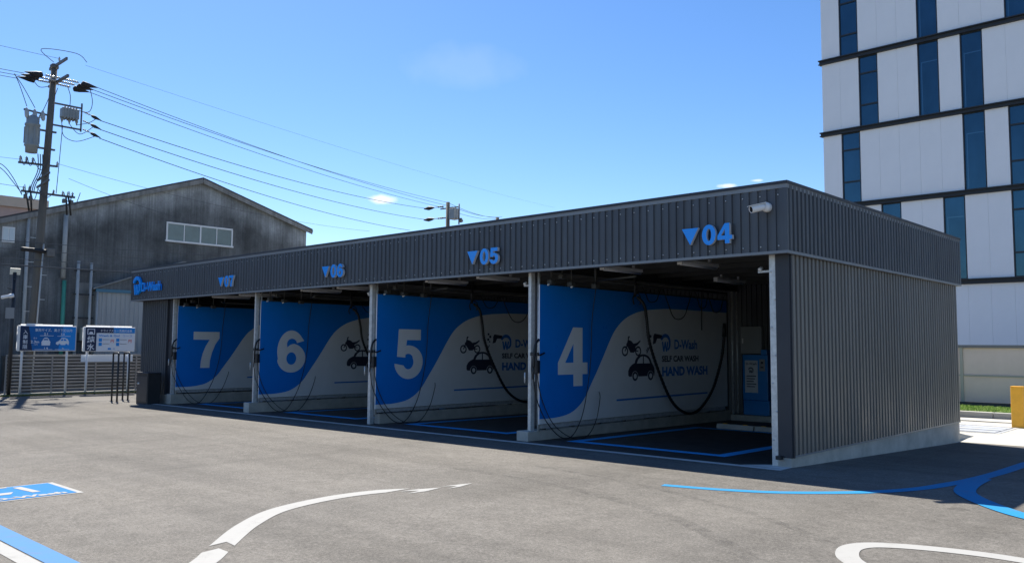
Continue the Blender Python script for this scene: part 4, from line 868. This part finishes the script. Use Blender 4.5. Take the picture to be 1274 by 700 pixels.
for k in range(3): m = MB(); m.tube(smooth_path([(-28.42, -.80+.08*k, 8.5), (-28.4, -.78+.07*k, 7.9), (-28.4, -.95+.06*k, 7.35), (-28.4, -1.0+.06*k, 7.05)], 5), .018, 5); m.build('drop_cable', M_WIRE, up_)
for pts in ([(-28.2, -1.25, 11.3), (-28.4, -.9, 11.0), (-28.45, -.55, 11.1)], [(-28.5, -1.22, 10.2), (-28.45, -1.5, 10.9), (-28.4, -1.7, 11.28)], [(-28.5, -.95, 10.2), (-28.45, -1.4, 10.9), (-28.4, -1.72, 11.28)], [(-28.5, -.68, 10.15), (-28.5, -.5, 10.7), (-28.5, -.45, 11.1)],
            [(-28.4, .9, 11.3), (-28.4, 1.0, 10.8), (-28.4, .85, 10.4), (-28.45, .3, 10.45)], [(-28.4, .1, 11.2), (-28.4, .2, 10.9), (-28.45, .22, 10.5)], [(-28.4, -.25, 11.1), (-28.42, -.38, 10.6), (-28.42, -.42, 10.4)],
            [(-28.5, -.02, 9.85), (-28.45, .05, 9.35), (-28.4, .5, 9.2), (-28.4, 1.15, 9.52)], [(-28.5, .24, 9.85), (-28.4, .6, 9.5), (-28.4, 1.1, 9.9)], [(-28.5, .5, 9.85), (-28.4, .9, 10.0), (-28.4, 1.15, 10.2)],
            [(-28.6, py(12), 12.1), (-28.3, -.9, 12.4), (-28.0, .2, 12.45), (-28.0, .6, 12.2)], [(-28.3, -.05, 9.7), (-28.3, -.1, 8.4), (-28.32, -.15, 7.1)]):
    m = MB(); m.tube(smooth_path(pts, 6), .013, 5); m.build('jumper_wire', M_WIRE, up_)
for k in range(9):
    z = 1.8+.45*k; m = MB(); s_ = 1 if k % 2 else -1; m.beam((-28.5, py(z)+.1*s_, z), (-28.5, py(z)+.32*s_, z), .02, .02); m.build('step_bolt', M_GALV, up_)
m = MB(); m.lathe((-28.5, py(2.2), 2.0), (0, 0, 1), [(.19, 0), (.195, .01), (.195, .25), (.19, .26)], 14); m.build('number_plate', M_WHITE, up_)
m = MB(); m.tube([(-28.28, py(0)+.05, -.2), (-28.28, py(6)+.05, 5.2)], .03, 6); m.build('cable_riser', M_PVC, up_)
for ya, yb, za, dz in ((-1.2, -1.02, 7.3, .35), (-1.02, -.75, 7.25, .5), (-.75, -.2, 7.2, .3), (.12, .46, 7.2, .35), (.3, .7, 7.25, .5), (-1.36, -1.16, 8.3, .3), (-1.16, -.95, 8.3, .3), (-.95, -.45, 8.3, .4)):
    m = MB(); m.tube([(-28.35, ya+(yb-ya)*q/8, za-dz*math.sin(math.pi*q/8)) for q in range(9)], .014, 5); m.build('jumper_wire', M_WIRE, up_)
m = MB(); m.tube([(-28.25, -1.25, 4.93), (-28.25, -1.15, 4.93), (-28.25, -.40, 4.90), (-28.25, -.30, 4.90)], .075, 8); m.build('splice_closure', M_SLEEVE, up_)
m = MB(); m.bevel_box(-28.4, -28.1, -.42, -.16, 4.72, 5.02, .02); m.build('junction_box', M_STEEL, up_)
for k, (za, zb) in enumerate(((8.0, 6.9), (7.85, 6.95))):
    m = MB(); m.tube(smooth_path([(-28.3, -2.6, 7.95), (-28.3, -2.0, za-.1), (-28.35, -1.6, 7.5-.15*k), (-28.4, -1.26, zb)], 6), .014, 5); m.build('service_cable', M_WIRE, up_)
for y, z in ((-1.15, 6.95), (-.98, 6.9), (.15, 6.95), (.42, 6.92)):
    m = MB(); m.bevel_box(-28.46, -28.32, y-.05, y+.05, z-.16, z, .015); m.build('fuse_holder', M_STEEL, up_)
# second pole
p2 = thing('far_utility_pole', (-39.9, 30, -.2), 'distant utility pole top showing above the wash fascia', 'utility pole')
m = MB(); m.tube([(-39.9, 30, -.3), (-39.9, 30, 12.05)], .2, 12, True, .14); m.build('pole', M_POLE, p2)
m = MB(); m.beam((-38.9, 30.1, 11.6), (-40.6, 29.9, 11.6), .08, .08); m.beam((-38.9, 30.1, 10.9), (-40.6, 29.9, 10.9), .08, .08); m.build('crossarm', M_STEEL, p2)
m = MB(); m.bevel_box(-39.5, -38.9, 29.7, 30.3, 10.7, 11.5, .05); m.build('switch_box', M_TR, p2)
m = MB(); m.tube([(-38.7, 30, 10.3), (-38.7, 30, 11.8)], .05, 8); m.lathe((-38.5, 30, 10.6), (.5, 0, -1), [(.001, -.1), (.12, -.1), (.14, .15), (.001, .2)], 8); m.build('riser', M_STEEL, p2)
for z in (11.78, 10.93):
    m = MB(); m.lathe((-40.3, 29.95, z), (-1, -.1, 0), [(.02, 0), (.07, .1), (.03, .2), (.07, .3), (.03, .4), (.07, .5), (.03, .6), (.02, .9), (.11, 1.2), (.16, 1.5), (.04, 2.0)], 8); m.build('strain_insulator', M_SLEEVE, p2)
p3 = thing('distant_pole', (-61.0, 60, -.2), 'tiny far pole tip on the wash roofline', 'utility pole')
m = MB(); m.tube([(-64.1, 60, -.3), (-64.1, 60, 16.9)], .22, 8, True, .2); m.build('pole', M_POLE, p3)
m = MB(); m.beam((-64.8, 60, 16.5), (-63.4, 60, 16.5), .12, .12); m.build('crossarm', M_STEEL, p3)
def wire(a, b, sag, r, label, n=24):
    a = Vector(a); b = Vector(b); m = MB()
    m.tube([a.lerp(b, i/n)-Vector((0, 0, sag*4*(i/n)*(1-i/n))) for i in range(n+1)], r*.55, 5, False)
    return tag(m.build('power_line', M_WIRE), label, 'wire', 'overhead wires')
for k, (x2, z2) in enumerate(((-40.6, 11.75), (-40.0, 12.05), (-39.4, 11.65))):
    wire((-28.70+.42*k, 1.0, 11.28), (x2, 30, z2), .35, .022, ('overhead wire from the crossarm to the far pole, %s of three' % ('outer', 'middle', 'inner')[k]))
    wire((x2, 30, z2), (-64.1+.4*k, 60, 16.7+.1*k), .3, .03, 'overhead wire from the far pole to the pole tip, %s of three' % ('outer', 'middle', 'inner')[k])
    wire((-28.70+.42*k, -1.55, 11.22), (-22.75+.62*k, -40, 11.5), .9, .02, 'overhead wire leaving the crossarm away from the wash, %s of three' % ('outer', 'middle', 'inner')[k])
for k, (z1, p) in enumerate(((10.20, (-42.0, 29.8, 11.78)), (9.85, (-42.0, 29.8, 10.93)), (9.50, (-44.2, 30, 10.35)))):
    wire((-28.5, 1.35, z1), p, .45, .028, 'overhead wire from the switch frame sagging to the far pole, %s of three' % ('top', 'middle', 'lowest')[k])
wire((-28.0, .55, 12.08), (-55.1, 60, 17.1), .35, .009, 'thin topmost wire rising from the utility pole over the wash')
wire((-28.0, py(12), 12.1), (-27, -40, 13), .5, .013, 'thin topmost wire running away from the wash')
wire((-28.45, -.12, 8.25), (-36, 20, 8.5), .35, .012, 'thin low voltage wire above the warehouse roof edge, upper')
wire((-28.45, .3, 7.75), (-33, 8, 7.3), .15, .013, 'thin low voltage wire above the warehouse roof edge, lower')
wire((-28.45, -1.36, 8.2), (-28, -40, 8.6), .5, .012, 'thin low voltage wire leaving the insulators away from the warehouse')
wire((-28.45, -1.2, 7.2), (-27.5, -14, 9.5), .6, .016, 'slack service wire looping away from the lower crossarm')
for k, (za, zb, r) in enumerate(((5.52, 5.45, .022), (5.30, 5.12, .022), (5.02, 4.75, .020), (4.82, 4.50, .045))):
    wire((-28.25, -30, za+.35), (-28.25, 16, zb+.15), .55, r, ('communication cable across the warehouse wall, %s of four' % ('topmost', 'second', 'third', 'thick lowest')[k]), 30)

# ------------------------------------------------------------------ office tower
M_OPAN = mat('white_facade_panel', (.84, .84, .84), .45, 0, .04, .6); M_OBAND = mat('black_floor_band', (.018, .019, .022), .5)
M_OFR = mat('dark_window_frame', (.02, .022, .026), .45)
M_GLASS = mat('blue_office_glass', (.05, .115, .165), .05, .75, .35, .35, (1, 1, .5)); M_PANEREFL = mat('pane_reflection_tint', (.075, .15, .205), .12, .7)  # last one is the tint of reflections painted on the glass
YO = 34.0; X0o, X1o = -13.5, 22.5
of = thing('office_building', (4.5, 42, -.3), 'tall white panelled office block with black floor bands and blue windows', 'building')
m = MB(); m.box(X0o+.1, X1o, YO+.16, YO+16, -.3, 34); m.build('core', M_OBAND, of)
floors = [(-.3, 4.73, None), (5.0, 9.12, [3, 6, 9, 13, 17, 21, 26]), (9.38, 13.20, [1, 7, 9, 14, 18, 23]), (13.46, 17.26, [2, 5, 7, 12, 16, 20, 25, 29]), (17.54, 21.4, [1, 5, 9, 13, 18, 22]), (21.66, 25.5, [2, 6, 8, 12, 17]), (25.76, 29.6, [1, 4, 9, 14]), (29.86, 33.8, [3, 7, 12])]
opening = {(1, 9), (1, 3), (2, 1), (2, 9), (3, 2), (4, 1), (5, 2), (6, 1), (1, 21), (3, 20)}
PM = {}
def pan_mesh(w, h):
    k = (round(w, 3), round(h, 3))
    if k not in PM: PM[k] = MB().bevel_box(0, w, 0, .12, 0, h, .006).mesh('panel', M_OPAN)
    return PM[k]
for fi, (z0, z1, wins) in enumerate(floors):
    for k in range(36):
        x = X0o+k
        if wins and k in wins:
            m = MB(); fr_ = .035
            m.box(x+.02, x+.02+fr_, YO+.02, YO+.12, z0, z1); m.box(x+.98-fr_, x+.98, YO+.02, YO+.12, z0, z1); m.box(x+.02+fr_, x+.98-fr_, YO+.02, YO+.12, z0, z0+fr_); m.box(x+.02+fr_, x+.98-fr_, YO+.02, YO+.12, z1-fr_, z1)
            if (fi, k) in opening:
                for z in (z0+1.15, z1-.92): m.box(x+.02+fr_, x+.98-fr_, YO+.03, YO+.11, z-.04, z+.04)
            w_ = m.build('window', M_OFR, of)
            m = MB(); m.box(x+.05, x+.95, YO+.085, YO+.10, z0+.02, z1-.02); m.build('pane', M_GLASS, w_)
            if (fi, k) not in opening: m = MB(); m.box(x+.14, x+.19, YO+.081, YO+.084, z0+.06, z1-1.05); m.box(x+.14, x+.94, YO+.081, YO+.084, z1-1.05, z1-.99); m.build('sash_reflection', M_PANEREFL, w_)  # pale strips painted on the pane as a reflected frame
        else:
            ho = .004
            o = bpy.data.objects.new('facade_panel', pan_mesh(1-ho, z1-z0)); o.parent = of; o.location = Vector((x+ho/2, YO, z0))-of.location; col.objects.link(o)
    zb = z1; zt = floors[fi+1][0] if fi+1 < len(floors) else z1+.3
    m = MB(); m.box(X0o-.12, X1o, YO-.06, YO+.15, zb+.005, zt-.005); m.box(X0o-.15, X1o, YO-.16, YO-.06, zt-.07, zt-.01); m.box(X0o-.15, X1o, YO-.13, YO-.06, zb+.01, zb+.06); m.build('floor_band', M_OBAND, of)
m = MB(); m.box(X0o, X0o+.1, YO+.125, YO+16, -.3, 34); m.build('end_wall', M_OPAN, of)

# ------------------------------------------------------------------ boundary wall, turf, kerb, pit cover, guard post
bw = thing('boundary_wall', (-2, 18, -.2), 'cream panel boundary wall with metal rails before the office', 'wall')
M_CREAM = mat('cream_panel', (.68, .55, .50), .8, 0, .08, 1.5)
for k in range(-8, 8):
    for z0, z1 in ((-.05, .74), (.79, 1.62)):
        m = MB(); m.bevel_box(-2.62+2.0*k, -.66+2.0*k, 18.0, 18.05, z0, z1, .006); m.build('panel', M_CREAM, bw)
    m = MB(); m.box(-2.70+2.0*k, -2.62+2.0*k, 17.96, 18.05, -.2, 1.62); m.build('post', mat('wall_post', (.36, .35, .32), .6), bw)
m = MB(); m.box(-19, 14, 17.97, 18.04, .742, .788); m.build('rail', MATS['wall_post'], bw)
m = MB(); m.box(-19, 14, 17.93, 18.08, 1.62, 1.71); m.build('coping', mat('wall_coping', (.16, .16, .17), .5), bw)
m = MB(); m.box(-19, 14, 17.95, 18.06, -.3, -.055); m.build('footing', mat('dark_footing', (.07, .07, .065), .9), bw)
GZ = -.15
m = MB(); m.box(-19, 14, 14.7, 17.95, -.5, GZ); tag(m.build('turf_bed', mat('turf_soil', (.12, .16, .05), .95, 0, .3, 2)), 'bright green turf strip along the boundary wall', 'ground', kind='structure')
grass('turf_grass', -5, 3, 14.72, 17.4, 16000, .07, ((.33, .47, .08), .7, 0, .35, 2), 'short bright green grass of the turf strip')
kb = MB(); kb.box(-30, 14, 14.46, 14.69, -.6, -.30); kb = kb.build('kerb', M_CONC); tag(kb, 'row of pale concrete kerb stones edging the turf', 'kerb', kind='structure')
me = MB().bevel_box(0, .985, 0, .20, 0, .19, .012).mesh('kerb_stone', M_APRON)
for k in range(18): o = bpy.data.objects.new('kerb_stone', me); o.parent = kb; col.objects.link(o); o.location = Vector((-8+k, 14.48, -.30))-kb.location
pc = thing('pit_cover', (-1.6, 10.9, -.27), 'galvanised steel grating over a drain pit behind the wash', 'grating')
z = gh(.1, 10.5)
m = MB(); m.box(-5, .17, 9.92, 10.02, z-.05, z+.012); m.box(-5, .17, 11.78, 11.88, z-.05, z+.012); m.box(.08, .17, 10.02, 11.78, z-.05, z+.012); m.build('frame', M_GALV, pc)
m = MB(); m.box(-4.99, .08, 10.03, 11.77, z+.001, z+.006); m.build('tray', mat('pit_dark', (.05, .055, .06), .6), pc)
for k in range(5):
    x0 = -4.95+k*1.005
    for j in range(3): m = MB(); m.box(x0, x0+.985, 10.10+.56*j, 10.10+.56*j+(.50 if j == 1 else .44), z+.008, z+.016); m.build('plate', mat('bright_steel_plate', (.62, .64, .66), .45, .4, .15, 5), pc)
m = MB(); m.box(-8, 1.6, 13.10, 13.22, gh(.1, 13)+.005, gh(.1, 13)+.010); tag(m.build('gutter_slot', mat('pit_dark', (0, 0, 0))), 'dark narrow drainage slot in the concrete strip', 'drain', kind='structure')
for k, x in enumerate((.01,)):
    yp = thing('guard_post', (x+.13, 11.93, -.27), ('yellow square steel guard post beside the drain grating', 'yellow square guard post farther along from the grating')[k], 'guard post')
    m = MB(); m.bevel_box(x, x+.26, 11.80, 12.06, -.4, .70, .015); m.build('post', M_YELL, yp)
    m = MB(); m.bevel_box(x-.004, x+.264, 11.796, 12.064, .70, .715, .006); m.build('cap', M_YELL, yp)
